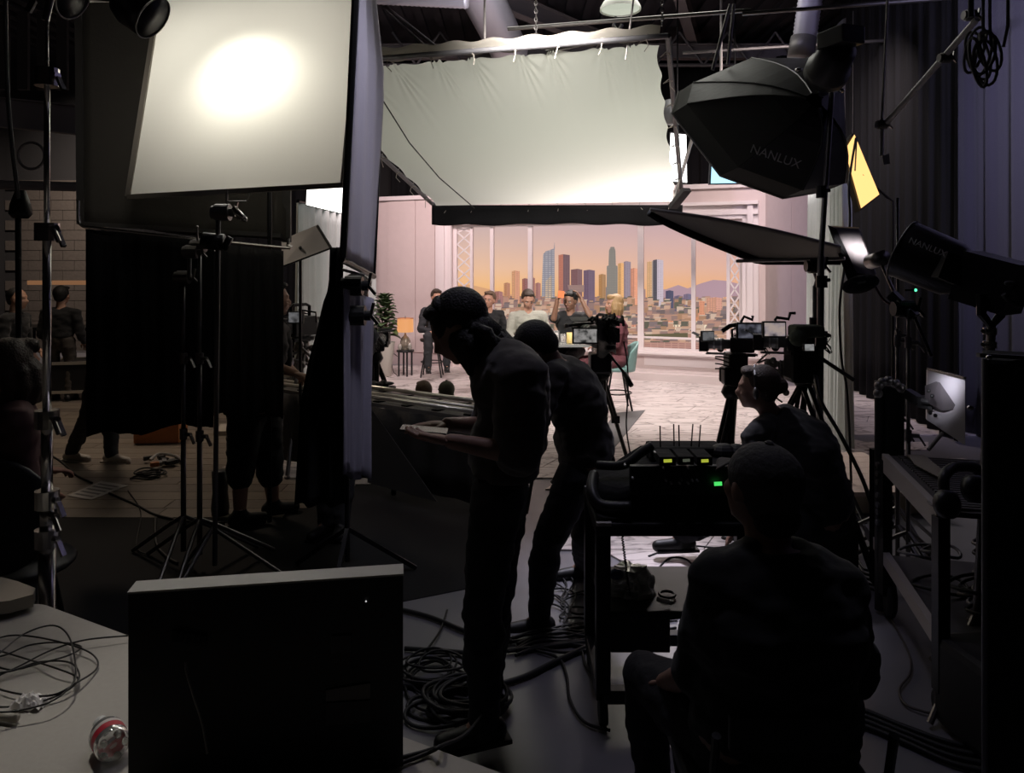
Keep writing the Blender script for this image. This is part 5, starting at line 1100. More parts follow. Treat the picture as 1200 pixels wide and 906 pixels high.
for px, h, lab in ((645, .17, 'tall clear glass left of the centre of the interview table'), (652, .14, 'clear tumbler right beside the tall clear glass'), (660, .10, 'low clear tumbler between the glasses and the yellow mug')): mug(px, 398, 8.85, .034, h, gls, lab, False)
tag(MB().box((sx(640, 8.8), 8.75, zt+.004), (.22, .15, .004), RZ(8)).build('paper', white), 'white sheet of paper on the interview table', 'paper')
# ================================================================== CAMERAS
def tripod(c, top, spread, label, m=blkm, rot=0, r=.017, group=None, feet=None):
    t = thing('tripod', label, 'tripod', (c[0], c[1], 0), group); hub = V((c[0], c[1], top))
    for k in range(3):
        a = math.radians(rot+k*120); d = V((math.cos(a), math.sin(a), 0)); ft = hub+d*spread; ft.z = .02
        if feet and k < len(feet) and feet[k] is not None: ft = V(feet[k])
        mid = hub.lerp(ft, .5); q = MB(); x = d.cross(V((0, 0, 1)))*.022
        q.cyl(hub+x, mid+x, r*.8, n=8); q.cyl(hub-x, mid-x, r*.8, n=8); q.cyl(mid.lerp(hub, .1), ft, r*1.05, n=8); q.box(mid, (.07, .05, .06)); q.ell(ft, (.025, .025, .018), None, 8, 6); q.build('leg', m, t)
    q = MB(); q.lathe([(.05, -.04), (.075, 0), (.06, .04), (.05, .07)], hub, n=18); q.build('bowl', m, t, True)
    q = MB(); q.bev(hub+V((0, 0, .12)), (.13, .14, .11), RZ(rot), .02); q.build('fluid_head', m, t)
    q = MB().cyl(hub+V((0, 0, -.04)), hub-V((0, 0, .25)), .016); q.build('centre_column', m, t)
    return t
def camera_rig(label, c, fwd, s=1.0, mon=True, seed=0, cover=False, wheel=True):
    """cinema camera: body, lens, matte box, handle, monitor, viewfinder, battery"""
    t = thing('cinema_camera', label, 'camera', c); R = basis(fwd, (0, 0, 1)); c = V(c); L = lambda x, y, z: c+R@(V((x, y, z))*s); D = lambda a, b_, d: (a*s, b_*s, d*s); rn = random.Random(seed)
    MB().bev(L(0, 0, 0), D(.13, .24, .15), R, .012).build('camera_body', blk, t)
    MB().bev(L(0, -.18, .01), D(.10, .09, .12), R, .01).build('battery', blk, t)
    q = MB(); q.lathe([(.045*s, 0), (.05*s, .02*s), (.05*s, .06*s), (.058*s, .07*s), (.058*s, .12*s), (.05*s, .13*s), (.055*s, .20*s), (.06*s, .22*s)], L(0, .12, .0), R@V((0, 1, 0)), 24); q.build('lens', M('lens_grey', (.22, .22, .22), .3, .6), t, True)
    for y in (.20, .27): 
        q = MB().lathe([(.062*s, 0), (.062*s, .015*s)], L(0, y, 0), R@V((0, 1, 0)), 24); q.build('focus_ring', M('ring_pale', (.55, .55, .53), .35, .4), t)
    q = MB()
    for a, b_, d, e_ in ((-.075, 0, .015, .14), (.075, 0, .015, .14)): q.bev(L(a, .38, b_), D(.012, .09, .14), R, .003)
    for z in (-.07, .07): q.bev(L(0, .38, z), D(.16, .09, .012), R, .003)
    q.bev(L(0, .345, 0), D(.15, .01, .14), R, .003); q.build('matte_box', blk, t)
    q = MB(); q.grid(lambda u, v: L(-.085+.17*u, .43+.07*v, .08+.03*v), 2, 2, .004); q.build('top_flag', blk, t)
    q = MB(); q.tube([L(0, .10, .075), L(0, .10, .15), L(0, .06, .165), L(0, -.08, .165), L(0, -.10, .15), L(0, -.10, .075)], .013*s, 8); q.build('top_handle', blkm, t)
    for x in (-.04, .04):
        q = MB().cyl(L(x, -.15, -.10), L(x, .36, -.10), .0075*s, n=8); q.build('rod', steel, t)
    q = MB(); q.bev(L(0, -.02, -.10), D(.12, .22, .03), R, .006); q.build('base_plate', blkm, t)
    if wheel: MB().cyl(L(.07, .22, -.06), L(.11, .22, -.06), .035*s, n=20).build('follow_focus', blkm, t)
    q = MB()
    for k in range(6):
        a = rn.uniform(-.1, .1); q.tube(cat_rom([L(a, -.2, rn.uniform(-.05, .08)), L(a+rn.uniform(-.1, .1), -.26, rn.uniform(-.1, .1)), L(rn.uniform(-.1, .1), -.1, rn.uniform(.08, .14)), L(rn.uniform(-.08, .08), .08, .09)], 5), .004*s, 5)
    q.build('cable_loom', rubber, t)
    return t, L, R
def monitor(parent, c, nrm, w_, h_, pic, up=(0, 0, 1)):
    R = basis(V(nrm), up); o = MB().bev(c, (w_, .03, h_), R, .006).build('monitor', blk, parent)
    MB().box(V(c)+R@V((0, .017, 0)), (w_*.86, .004, h_*.80), R).build('screen', pic, o)
    return o
def picmat(name, stops, st=.7, axis=0, scale=8):
    if name in MC: return MC[name]
    m = bpy.data.materials.new(name); m.use_nodes = True; nt = m.node_tree; b = nt.nodes['Principled BSDF']; b.inputs['Base Color'].default_value = (.01, .01, .01, 1)
    tc = nt.nodes.new('ShaderNodeTexCoord'); n = nt.nodes.new('ShaderNodeTexNoise'); n.inputs['Scale'].default_value = scale; n.inputs['Detail'].default_value = 2
    rp = nt.nodes.new('ShaderNodeValToRGB'); rp.color_ramp.interpolation = 'LINEAR'; e = rp.color_ramp.elements; e[0].position = stops[0][0]; e[0].color = (*stops[0][1], 1); e[1].position = stops[-1][0]; e[1].color = (*stops[-1][1], 1)
    for p_, c in stops[1:-1]: q = rp.color_ramp.elements.new(p_); q.color = (*c, 1)
    nt.links.new(tc.outputs['Object'], n.inputs[0]); nt.links.new(n.outputs['Fac'], rp.inputs[0]); nt.links.new(rp.outputs[0], b.inputs['Emission Color']); b.inputs['Emission Strength'].default_value = st; MC[name] = m; return m
grey_pic = picmat('screen_grey', [(.35, (.03, .03, .03)), (.5, (.30, .29, .28)), (.62, (.45, .43, .42))], .6, scale=24)
warm_pic = picmat('screen_warm', [(.35, (.08, .07, .08)), (.5, (.38, .32, .34)), (.62, (.5, .4, .36))], .7, scale=20)
# centre camera
c = P(706, 392, 5.9); t, L, R = camera_rig('cinema camera on a tripod at centre, rain hood and cables over it', c, (-.35, 1, 0), .95, seed=1)
monitor(t, P(686, 393.5, 5.62), (-.1, -1, .1), .20, .125, grey_pic)
q = MB(); rn = random.Random(3)
for k in range(12): q.tube([P(690+k*3.4, 377+rn.uniform(-3, 2), 5.7), P(694+k*3.2, 370+rn.uniform(-2, 5), 5.75), P(700+k*2.8, 376+rn.uniform(-2, 6), 5.8)], .012, 6)
q.build('cable_bundle', rubber, t)
q = MB(); q.grid(lambda u, v: P(700+22*u, 372+4*math.sin(u*6)+44*v, 5.6+.3*u+.05*math.sin(v*9)), 12, 10, .006); q.build('rain_hood', M('hood', (.02, .02, .022), .5, bump=.4), t, True)
MB().cyl(P(664, 382, 5.6), P(680, 380, 5.65), .012).build('arm', blkm, t); MB().ell(P(664, 382, 5.6), .02).build('knob', steel, t)
t = tripod((c.x, 5.95), P(0, 440, 5.9).z, .42, 'black tripod under the centre camera, its pan handle pointing down right', rot=200, feet=[None, (P(741, 537, 6.2).x, 6.45, .02), None])
q = MB(); q.bev(P(703, 425, 5.9), (.17, .2, .16), None, .02); q.build('fluid_head', blkm, t)
q = MB(); q.cyl(P(714, 415, 5.75), P(732, 438, 5.5), .010); q.cyl(P(732, 438, 5.5), P(740, 452, 5.42), .021, .018); q.build('pan_handle', blkm, t, True)
tag(MB().tube(cat_rom([P(731, 400, 5.9), P(735, 425, 5.9), P(736, 460, 5.9), P(734, 500, 5.9), P(739, 535, 6.0), (P(742, 560, 6.0).x, 6.0, .02)], 6), .006).build('camera_cable', rubber), 'thin black cable hanging down right of the centre tripod', 'cable')
# right pair of cameras
c = P(870, 404, 5.0); t, L, R = camera_rig('cinema camera with square matte box pointing left, left of the right hand pair', c, (-1, .35, 0), .66, seed=4)
monitor(t, P(878, 388, 4.75), (-.12, -1, .05), .165, .11, picmat('screen_dark', [(.35, (.02, .02, .025)), (.5, (.10, .10, .13)), (.65, (.18, .19, .22))], .7, scale=20))
monitor(t, P(829, 394, 4.8), (.1, -1, .1), .085, .07, picmat('screen_dim', [(.3, (.05, .05, .05)), (.6, (.25, .25, .26))], .5, scale=30))
q = MB(); q.tube([P(868, 378, 4.8), P(872, 371, 4.8), P(882, 375, 4.8), P(882, 370, 4.8)], .010); q.tube([P(846, 388, 4.85), P(855, 382, 4.85), P(866, 380, 4.85)], .016); q.build('viewfinder_arm', blkm, t)
t = tripod((P(858, 440, 5.1).x, 5.1), P(0, 460, 5.1).z, .40, 'black tripod under the left camera of the right hand pair', rot=200, feet=[(P(824, 560, 5.0).x, 5.0, .02), (P(862, 560, 4.8).x, 4.95, .02), None], r=.02)
q = MB(); q.bev(P(862, 432, 5.0), (.13, .16, .22), None, .02); q.bev(P(852, 440, 4.95), (.06, .1, .12), None, .02); q.build('fluid_head', blkm, t)
m_ = MB()
for k, (y0, y1) in enumerate(((420, 428), (426, 432), (432, 436), (418, 422))): m_.tube([P(838, y0, 4.9), P(846, (y0+y1)/2-2, 4.9), P(862, y1, 4.95)], .005)
m_.build('cable_loom', rubber, t)
c = P(938, 402, 4.5); t, L, R = camera_rig('cinema camera in green grey cover, rightmost of the cameras, pointing left', c, (-1, .3, 0), .64, seed=7)
monitor(t, P(907, 386, 4.3), (-.05, -1, .05), .135, .095, warm_pic)
monitor(t, P(947, 407, 4.2), (.05, -1, .05), .06, .045, picmat('screen_small', [(.3, (.2, .2, .2)), (.6, (.5, .5, .5))], .5, scale=30))
q = MB(); q.bev(P(945, 388, 4.35), (.17, .13, .07), None, .03); q.ell(P(935, 396, 4.3), (.05, .05, .05)); q.build('green_cover', M('cover_green', (.09, .11, .075), .85, bump=.5), t)
q = MB(); q.tube([P(908, 376, 4.35), P(910, 372, 4.35), P(924, 374, 4.35), P(926, 367, 4.35), P(932, 367, 4.35)], .010); q.build('viewfinder_arm', blkm, t)
t = tripod((P(942, 450, 4.65).x, 4.65), P(0, 445, 4.65).z, .5, 'black tripod under the rightmost camera, one leg reaching down right', rot=170, feet=[None, (P(905, 600, 4.6).x, 4.5, .02), (P(1022, 688, 4.0).x, 3.95, .02)], r=.018)
q = MB(); q.bev(P(938, 425, 4.55), (.16, .18, .24), None, .03); q.cyl(P(950, 412, 4.5), P(1000, 445, 4.2), .012); q.build('fluid_head', blkm, t)
tag(MB().tube(cat_rom([P(955, 440, 4.4), P(962, 470, 4.3), P(985, 510, 4.2), P(1010, 560, 4.1), P(1024, 600, 4.0)], 5), .012).build('steel_stand_tube', steel), 'bare steel stand leg slanting down right in front of the curtain', 'pipe')
# small pale things between the right hand cameras
rn = random.Random(9); m_ = MB()
for k in range(22): c = P(900+rn.uniform(0, 30), 422+rn.uniform(0, 40), 4.7+rn.random()*.1); m_.ell(c, rn.uniform(.01, .03), None, 8, 6)
for k in range(12): a = P(898+rn.uniform(0, 36), 418+rn.uniform(0, 50), 4.7); m_.tube(cat_rom([a, a+V((rn.uniform(-.1, .1), 0, rn.uniform(-.1, .1))), a+V((rn.uniform(-.1, .1), .02, rn.uniform(-.15, .05)))], 4), .006)
tag(m_.build('accessory_cluster', M('acc_grey', (.18, .17, .15), .5)), 'knot of grey cables and clamps between the two right tripods', 'cable'); 
# left cameras half hidden
c = P(352, 382, 6.3); t, L, R = camera_rig('cinema camera left of the black drape, beside the hidden man', c, (.5, 1, 0), 1.1, seed=12)
monitor(t, P(347, 372, 6.0), (-.1, -1, .05), .13, .10, picmat('screen_dim', [(.3, (.05, .05, .05)), (.6, (.25, .25, .26))], .5, scale=30))
q = MB(); q.tube([P(350, 363, 6.1), P(370, 366, 6.1), P(371, 378, 6.1)], .008); q.build('frame_arm', blkm, t)
tripod((c.x, 6.35), P(0, 410, 6.3).z, .42, 'tripod left of the black drape, its steel arms catching light', m=steel, rot=30)
m_ = MB()
for a, b_ in (((343, 415), (368, 405)), ((345, 422), (365, 428)), ((350, 404), (366, 420))): m_.cyl(P(*a, 6.0), P(*b_, 6.1), .012)
for x, y in ((352, 404), (366, 408), (354, 428)): m_.ell(P(x, y, 6.0), .03, None, 10, 8)
tag(m_.build('clamp_cluster', steel), 'shiny steel arms and knuckles below the left hidden camera', 'arm')
c = P(438, 400, 7.0); t, L, R = camera_rig('black camera rig just right of the side flag, in front of the plant', c, (.12, 1, 0), .8, seed=15)
q = MB(); q.cyl(P(432, 392, 6.8), P(462, 387, 6.9), .008); q.cyl(P(438, 388, 6.7), P(450, 404, 6.7), .02); q.build('arm', greym, t)
tripod((P(440, 430, 7).x, 7.0), P(0, 420, 7.0).z, .35, 'tripod under the black camera rig right of the side flag', rot=40)
# ================================================================== TRACK TABLE mid left
A0, A1 = V((-2.33, 6.43, 0)), V((-.20, 4.95, 0)); dr = (A1-A0).normalized(); nr = V((dr.y, -dr.x, 0)); nr = nr if nr.y > 0 else -nr
zt2 = .69
t = thing('track_bench', 'long low bench with pale camera track rails and a black skirted front', 'bench', A0.lerp(A1, .5))
MB().prism([A0+V((0, 0, zt2-.03)), A1+V((0, 0, zt2-.03)), A1+nr*.42+V((0, 0, zt2-.03)), A0+nr*.42+V((0, 0, zt2-.03))], V((0, 0, .03))).build('top', M('bench_grey', (.16, .15, .14), .5), t)
railm = M('rail_pale', (.85, .80, .72), .3, .8)
for o_ in (.05, .16, .37): MB().cyl(A0+nr*o_+V((0, 0, zt2+.03)), A1+nr*o_+V((0, 0, zt2+.03)), .017, n=12).build('rail', railm, t, True)
for k in range(9):
    p = A0.lerp(A1, (k+.5)/9); MB().beam(p+nr*.02+V((0, 0, zt2+.004)), p+nr*.41+V((0, 0, zt2+.004)), .06, .012).build('sleeper', blkm, t)
MB().grid(lambda u, v: A0.lerp(A1, u)-nr*(.01+.012*math.sin(u*60))+V((0, 0, .12+(zt2-.145)*v)), 120, 3, .006).build('skirt', M('skirt_dark', (.030, .028, .027), .8, bump=.2), t, True)
MB().prism([A0.lerp(A1, .62)-nr*.03+V((0, 0, zt2-.05)), A0.lerp(A1, .60)-nr*.03+V((0, 0, .10)), A0.lerp(A1, .86)-nr*.03+V((0, 0, .08))], -nr*.006).build('skirt_panel', M('skirt_lighter', (.05, .047, .044), .8), t)
for k in (0.03, .35, .67, .97):
    for o_ in (.05, .37): p = A0.lerp(A1, k)+nr*o_; MB().cyl(p+V((0, 0, .02)), p+V((0, 0, zt2-.03)), .02, n=8).build('leg', blkm, t)
m_ = MB(); rn = random.Random(5)
for k in range(9): c = P(446+rn.uniform(-14, 14), 452+rn.uniform(-4, 6), 6.2); m_.ell(c, (rn.uniform(.03, .07), .04, rn.uniform(.015, .03)), RZ(k*40), 8, 6)
tag(m_.build('dark_gloves', rubber), 'heap of small black grip gear lying on the left end of the rails', 'gear')
# ================================================================== FLOOR THINGS LEFT
q = G(183, 521); tag(MB().bev((q.x, q.y+.1, .115), (.42, .24, .2), RZ(4), .006).build('apple_box', M('apple_wood', (.42, .15, .045), .55, var=.2)), 'orange brown wooden box on the floor below the black flag', 'box')
pp = [G(79, 581, .012), G(107, 586, .012), G(150, 569, .012), G(118, 564, .012)]; tag(MB().prism(pp, (0, 0, .002)).build('paper_sheet', M('paper_white', (.42, .40, .38), .8)), 'large white printed paper lying across the edge of the black mat', 'paper')
pm = M('ink_grey', (.15, .14, .14), .8)
paper = [o for o in COL.objects if o.name.startswith('paper_sheet')][0]
for k in range(5):
    a, b_ = pp[0].lerp(pp[3], .15+.17*k), pp[1].lerp(pp[2], .15+.17*k); MB().beam(a.lerp(b_, .12)+V((0, 0, .003)), a.lerp(b_, .85)+V((0, 0, .003)), .022, .001).build('printed_line', pm, paper)
def loops(label, cx, cy, n, rx, ry, m, r=.006, z=.02, seed=0, group=None, name='cable_coil', zz=0, cat='cable'):
    rn = random.Random(seed); t = thing(name, label, cat, (cx, cy, zz), group)
    for k in range(n):
        a = rn.uniform(.7, 1.1); ox, oy = rn.uniform(-.04, .04), rn.uniform(-.04, .04); ph = rn.uniform(0, 6)
        MB().tube([(cx+ox+rx*a*math.cos(b_), cy+oy+ry*a*math.sin(b_), zz+z+.012*k*.6+.008*math.sin(2*b_+ph)) for b_ in [2*math.pi*i/26 for i in range(26)]], r, 6, True).build('loop', m, t, True)
    return t
c = G(176, 560); loops('small tangle of black and white cable beside the paper sheet', c.x, c.y, 6, .10, .08, rubber, .007, .012, 3)
c = G(185, 545); t = thing('adapter_heap', 'heap of adapters with an orange plug, left of the twin stands', 'gear', c); rn = random.Random(6)
for k in range(9): MB().bev((c.x+rn.uniform(-.14, .22), c.y+rn.uniform(-.14, .1), .03+.02*rn.random()), (rn.uniform(.05, .12), rn.uniform(.03, .07), .035), RZ(rn.uniform(0, 180)), .006).build('adapter', [rubber, blk, greym][k % 3], t)
MB().bev((c.x+.05, c.y-.16, .05), (.07, .05, .04), RZ(30), .01).build('orange_plug', M('orange_plug', (.35, .11, .03), .5), t)
MB().tube(cat_rom([(c.x-.02, c.y-.1, .07), (c.x+.0, c.y+.02, .09), (c.x+.12, c.y+.04, .07), (c.x+.2, c.y, .05)], 5), .012).build('white_cable', M('cable_white', (.4, .38, .36), .5), t)
t = thing('flight_case', 'black flight case with bright metal edges on the floor at far left', 'case', G(84, 470)); c = G(84, 472)
MB().box((c.x, c.y+.35, .30), (.75, .5, .36), RZ(12)).build('panel', blk, t)
R12 = RZ(12)
for x in (-1, 1):
    for z in (-1, 1):
        MB().beam(V((c.x, c.y+.35, .30))+R12@V((-.39, x*.25, z*.18)), V((c.x, c.y+.35, .30))+R12@V((.39, x*.25, z*.18)), .035).build('edge', railm, t); MB().beam(V((c.x, c.y+.35, .30))+R12@V((x*.38, z*.25, -.18)), V((c.x, c.y+.35, .30))+R12@V((x*.38, z*.25, .18)), .035).build('edge', railm, t)
for x in (-.3, .3):
    for y in (.15, .55): MB().cyl((c.x+x-.02, c.y+y, .05), (c.x+x+.02, c.y+y, .05), .05).build('wheel', rubber, t)
# table far left where the crew stand
t = thing('work_table', 'dark work table with papers in front of the far left crew', 'table', (-5.6, 9.9, 0)); zt3 = P(70, 382, 9.9).z
MB().bev((-5.9, 9.9, zt3-.02), (1.4, .5, .04)).build('tabletop', blk, t)
for x in (-6.5, -5.3):
    for y in (9.7, 10.1): MB().cyl((x, y, 0), (x, y, zt3-.04), .02).build('leg', blkm, t)
tag(MB().bev((-5.9, 9.82, zt3+.02), (.24, .16, .04), RZ(10)).build('white_pack', M('paper_grey', (.35, .33, .34), .8)), 'pale pack on the dark work table at far left', 'pack')
def cable(label, pts, r=.008, m=rubber, name='cable', group=None, sm=8):
    return tag(MB().tube(cat_rom(pts, sm), r).build(name, m, None, True), label, 'cable', group)
g = lambda px, py, z=.014: G(px, py, z)
cable('black cable crossing the wooden boards toward the paper', [g(40, 522), g(70, 540), g(88, 556), g(108, 566)])
cable('black cable lying across the mat in front of the twin stands', [g(128, 578), g(160, 592), g(185, 604), g(232, 612), g(290, 612)])
cable('black cable snaking down the mat to the twin stands', [g(182, 606), g(183, 636), g(195, 652), g(208, 660)])
cable('thin cable curling on the mat beside the small tangle', [g(150, 575), g(165, 600), g(160, 640), g(175, 650)], .004)
# shoe like pale things near px 265,500 : white towels
c = G(262, 520); tag(MB().bev((c.x, c.y+.5, .03), (.5, .35, .05), RZ(10), .02).build('sandbag', M('bag_pale', (.42, .37, .30), .9)), 'pale sandbag on the boards between the flags', 'bag')
c = G(258, 604); tag(MB().lathe([(.055, 0), (.06, .05), (.05, .16), (.055, .30)], (c.x, c.y, 0.004), n=16).build('boot', blk, None, True), 'black cylindrical boot shaped bag right of the twin stands', 'bag')
# ================================================================== CENTRE CART
X0, X1, Y0, Y1 = .34, .99, 2.78, 3.20; zb, zm, ztp = .13, .42, .765
t = thing('utility_cart', 'black two shelf utility cart at centre carrying the audio mixer bag', 'cart', ((X0+X1)/2, (Y0+Y1)/2, 0))
MB().bev(((X0+X1)/2, (Y0+Y1)/2, ztp-.03), (X1-X0+.06, Y1-Y0+.06, .05), None, .01).build('top_shelf', blk, t)
MB().bev(((X0+X1)/2, (Y0+Y1)/2, zm-.015), (X1-X0, Y1-Y0, .03), None, .008).build('middle_shelf', blk, t)
q = MB(); q.bev(((X0+X1)/2, Y0, zb-.02), (X1-X0, .05, .05), None, .005); q.bev(((X0+X1)/2, Y1, zb-.02), (X1-X0, .05, .05), None, .005); q.bev((X0, (Y0+Y1)/2, zb-.02), (.05, Y1-Y0, .05), None, .005); q.build('bottom_frame', blk, t)
for x in (X0, X1):
    for y in (Y0, Y1):
        MB().bev((x, y, (zb+ztp)/2-.02), (.055, .055, ztp-zb-.02), None, .008).build('leg', blkm, t)
        o = MB().cyl((x-.015, y, .05), (x+.015, y, .05), .048, n=20).build('wheel', rubber, t)
for y in (Y0-.035, Y1-.01): MB().box((X0, y-.0, ztp-.004), (.055, .02, .012)).build('corner_plate', M('plate_pale', (.42, .40, .38), .4), t)
# mixer bag
t = thing('mixer_bag', 'large black audio mixer bag with lit displays on top of the centre cart', 'mixer', (.72, 3.0, ztp))
def bag(u, v):
    a = u*2*math.pi; x = .335*math.copysign(abs(math.cos(a))**.6, math.cos(a)); y = .21*math.copysign(abs(math.sin(a))**.6, math.sin(a))
    hgt = .10+.085*min(1, max(0, (x+.24)/.16)); k = [(.92, 0), (1, .1), (1, .6), (.97, .85), (.9, 1.0)]
    i = min(3, int(v*4)); f_ = v*4-i; s_ = k[i][0]*(1-f_)+k[i+1][0]*f_; z = (k[i][1]*(1-f_)+k[i+1][1]*f_)*hgt
    return (.64+x*s_, 3.0+y*s_, ztp+.001+z+ (.0))
m_ = MB(); m_.grid(bag, 48, 12); top = [m_.v[12*49+i] for i in range(48)]; m_.add([(.64, 3.0, ztp+.18)]+top, [(0, i+1, (i+1) % 48+1) for i in range(48)]); m_.build('bag', M('bag_black', (.005, .005, .005), .9, bump=.6, scale=18), t, True)
m_ = MB(); m_.tube(cat_rom([P(700, 545, 2.95), P(730, 545, 2.9), P(752, 530, 2.9), P(765, 522, 2.9)], 6), .018, 8); m_.tube(cat_rom([P(696, 556, 2.95), P(694, 575, 2.85), P(705, 592, 2.8), P(740, 594, 2.78)], 6), .022, 8); m_.build('handle_strap', blk, t, True)
MB().bev(P(802, 529, 3.05), (.30, .14, .06), None, .03).build('top_pouch', MC['bag_black'], t)
fz = lambda px, py: P(px, py, 2.765)
m_ = MB(); m_.bev(P(800, 562, 2.80), (.40, .03, .11), None, .008); m_.build('mixer_panel', blk, t)
for px, py, w_, h_, c, st, nm in ((780.5, 537.5, .03, .011, (.45, .5, .05), .8, 'yellow_display'), (802, 537, .026, .010, (.10, .11, .08), .6, 'dim_display'), (823.5, 537.5, .026, .011, (.45, .5, .05), .8, 'yellow_display'), (841.5, 567, .028, .013, (.08, .8, .15), 1.0, 'green_display')):
    MB().box(fz(px, py)+V((0, -.03 if py < 545 else 0, 0)), (w_, .006, h_), Matrix.Rotation(-.05, 3, 'Y')).build(nm, E(nm+str(int(st*10)), c, st), t)
    if py < 545: MB().box(fz(px, py)+V((0, .03, -.002)), (w_+.03, .12, h_+.02)).build('display_housing', MC['bag_black'], t)
for px, py in ((778, 549), (807, 549), (787, 567), (797, 567), (807, 567), (781, 564), (799, 563), (812, 564), (818, 564), (733, 546), (768, 531), (742, 561)): 
    MB().cyl(fz(px, py), fz(px, py)+V((0, .02, 0)), .004, n=10).build('knob_cap', M('knob_white', (.6, .6, .62), .3), t)
for x, y0, y1 in ((774, 525, 499), (790, 523, 497), (796, 523, 498), (810, 523, 497), (819, 524, 498)): MB().cyl(P(x, y0, 3.0), P(x+(2 if x > 800 else -.5), y1, 3.02), .0028, n=6).build('antenna', rubber, t)
# gear right of the mixer behind the cap
t = thing('cable_spool', 'dark heap of cable gear at the right end of the cart top', 'gear', P(862, 540, 3.1)); rn = random.Random(31)
for k in range(7): MB().ell(P(858+rn.uniform(-12, 14), 534+rn.uniform(-6, 12), 3.0), (.05, .05, .035), None, 10, 8).build('bundle', rubber, t)
tag(MB().tube([P(728+1.1*math.cos(i*1.26)+i*.075, 620+i*.6, 2.78+.008*math.sin(i*1.26)) for i in range(130)], .0028, 5).build('coiled_cord', rubber), 'black coiled telephone style cord hanging at the front of the cart', 'cord')
# things on the middle shelf
t = thing('foil_bag', 'shiny crumpled silver bag standing on the middle shelf of the cart', 'bag', (.47, 2.95, zm))
foil = M('foil', (.82, .84, .76), .3, .45)
def fb(u, v):
    a = u*2*math.pi; r = 1-.4*v; p = V((.47+.10*r*math.cos(a), 2.96+.09*r*math.sin(a), zm+.002+.10*v)); n = noise.noise(p*22)*.03; return p+V((n*math.cos(a), n*math.sin(a), n*v))
m_ = MB(); m_.grid(fb, 36, 12); tp = [m_.v[12*37+i] for i in range(36)]; m_.add([(.47, 2.96, zm+.095)]+tp, [(0, i+1, (i+1) % 36+1) for i in range(36)]); m_.build('foil', foil, t)
MB().ell(P(722, 673, 2.86), (.03, .02, .02)).build('blue_cap', M('blue_cap', (.10, .14, .25), .3), t, True)
tag(MB().cyl(P(770, 702, 2.82), P(786, 706, 2.82), .009).build('marker_pen', white), 'white pen on the middle shelf right of the silver bag', 'pen')
c = P(785, 697, 2.85); tag(MB().tube([(c.x+.03*math.cos(a), c.y+.05+.03*math.sin(a), zm+.012) for a in [2*math.pi*k/16 for k in range(16)]], .006, 6, True).build('tape_ring', blk), 'small black ring beside the white pen on the shelf', 'ring')
m_ = MB().bev((.47, 2.80, .34), (.25, .02, .16), None, .008); tag(m_.build('shelf_bin', blk), 'black bin hooked under the middle shelf of the cart', 'bin')
# someone's bare foot and dark leg seen through the cart
# ================================================================== RIGHT CART
A, B = V((1.60, 2.77)), V((1.80, 3.58)); zt4 = .80
t = thing('equipment_cart', 'long dark equipment cart with a ribbed top at right', 'cart', (2.0, 3.1, 0))
def q3(p, z): return V((p[0], p[1], z))
wd = V((.78, -.19)); C_, D_ = B+wd, A+wd
MB().prism([q3(A, zt4-.02), q3(D_, zt4-.02), q3(C_, zt4-.02), q3(B, zt4-.02)], (0, 0, .02)).build('top', M('cart_top', (.06, .055, .06), .5), t)
MB().beam(q3(A, zt4-.035), q3(B, zt4-.035), .03, .085).build('side_beam', M('cart_beam', (.34, .31, .30), .45), t)
for k in range(26):
    u = .04+.92*k/25; a = A.lerp(B, u)+wd*.06; b_ = A.lerp(B, u)+wd*.95; MB().beam(q3(a, zt4+.004), q3(b_, zt4+.004), .016, .010).build('rib', M('rib_grey', (.10, .095, .10), .4), t)
MB().prism([q3(A, .30), q3(D_, .30), q3(C_, .30), q3(B, .30)], (0, 0, .02)).build('lower_shelf', M('cart_shelf', (.05, .048, .052), .5), t)
MB().beam(q3(A, .31), q3(B+(B-A)*.45, .31), .03, .06).build('lower_beam', M('cart_beam', (.34, .31, .30), .45), t)
for p in (A, B, C_, D_):
    MB().beam(q3(p, .13), q3(p, zt4-.02), .045).build('leg', blkm, t)
for p in (A+V((.0, -.0)), D_, C_): MB().lathe([(.05, 0), (.065, .006), (.065, .03), (.05, .036)], q3(p, .068), (1, .1, 0), 24).build('wheel', rubber, t)
wc = G(1040, 722); MB().lathe([(.03, -.002), (.085, 0), (.10, .008), (.10, .04), (.085, .048), (.03, .05)], (wc.x-.02, wc.y, .105), (1, -.3, 0), 28).build('wheel', rubber, t, True)
MB().beam(q3(B+(B-A)*.25, .0+.1), q3(B+(B-A)*.25, zt4-.02), .04).build('leg', blkm, t)
# front post with clamps
pxx = P(1036, 500, 3.62)
t = thing('accessory_post', 'black upright post with clamps and monitor arm at the far corner of the right cart', 'post', (pxx.x, 3.64, 0))
MB().cyl((pxx.x, 3.66, .02), (pxx.x, 3.66, P(0, 448, 3.62).z), .025).build('post', blk, t); MB().bev((pxx.x+.06, 3.66, P(0, 495, 3.62).z), (.09, .08, .36), None, .02).build('cover', blk, t)
m_ = MB(); rn = random.Random(14)
for px, py in ((1030, 452), (1034, 448), (1029, 461), (1041, 446), (1050, 450), (1056, 455)): m_.ell(P(px, py, 3.5), (.022, .02, .022), None, 10, 8)
m_.build('chrome_knobs', steel, t, True)
for py in (545, 555, 565, 580, 592, 600, 612): MB().cyl(P(1027, py, 3.6), P(1046, py+rn.uniform(-4, 4), 3.6), .014).build('clamp', steel if py % 2 else greym, t)
m_ = MB(); m_.beam(P(1062, 460, 3.5), P(1078, 470, 3.45), .05, .04); m_.beam(P(1078, 470, 3.45), P(1096, 474, 3.4), .06, .05); m_.cyl(P(1080, 470, 3.4), P(1088, 471, 3.38), .014); m_.build('monitor_arm', blk, t)
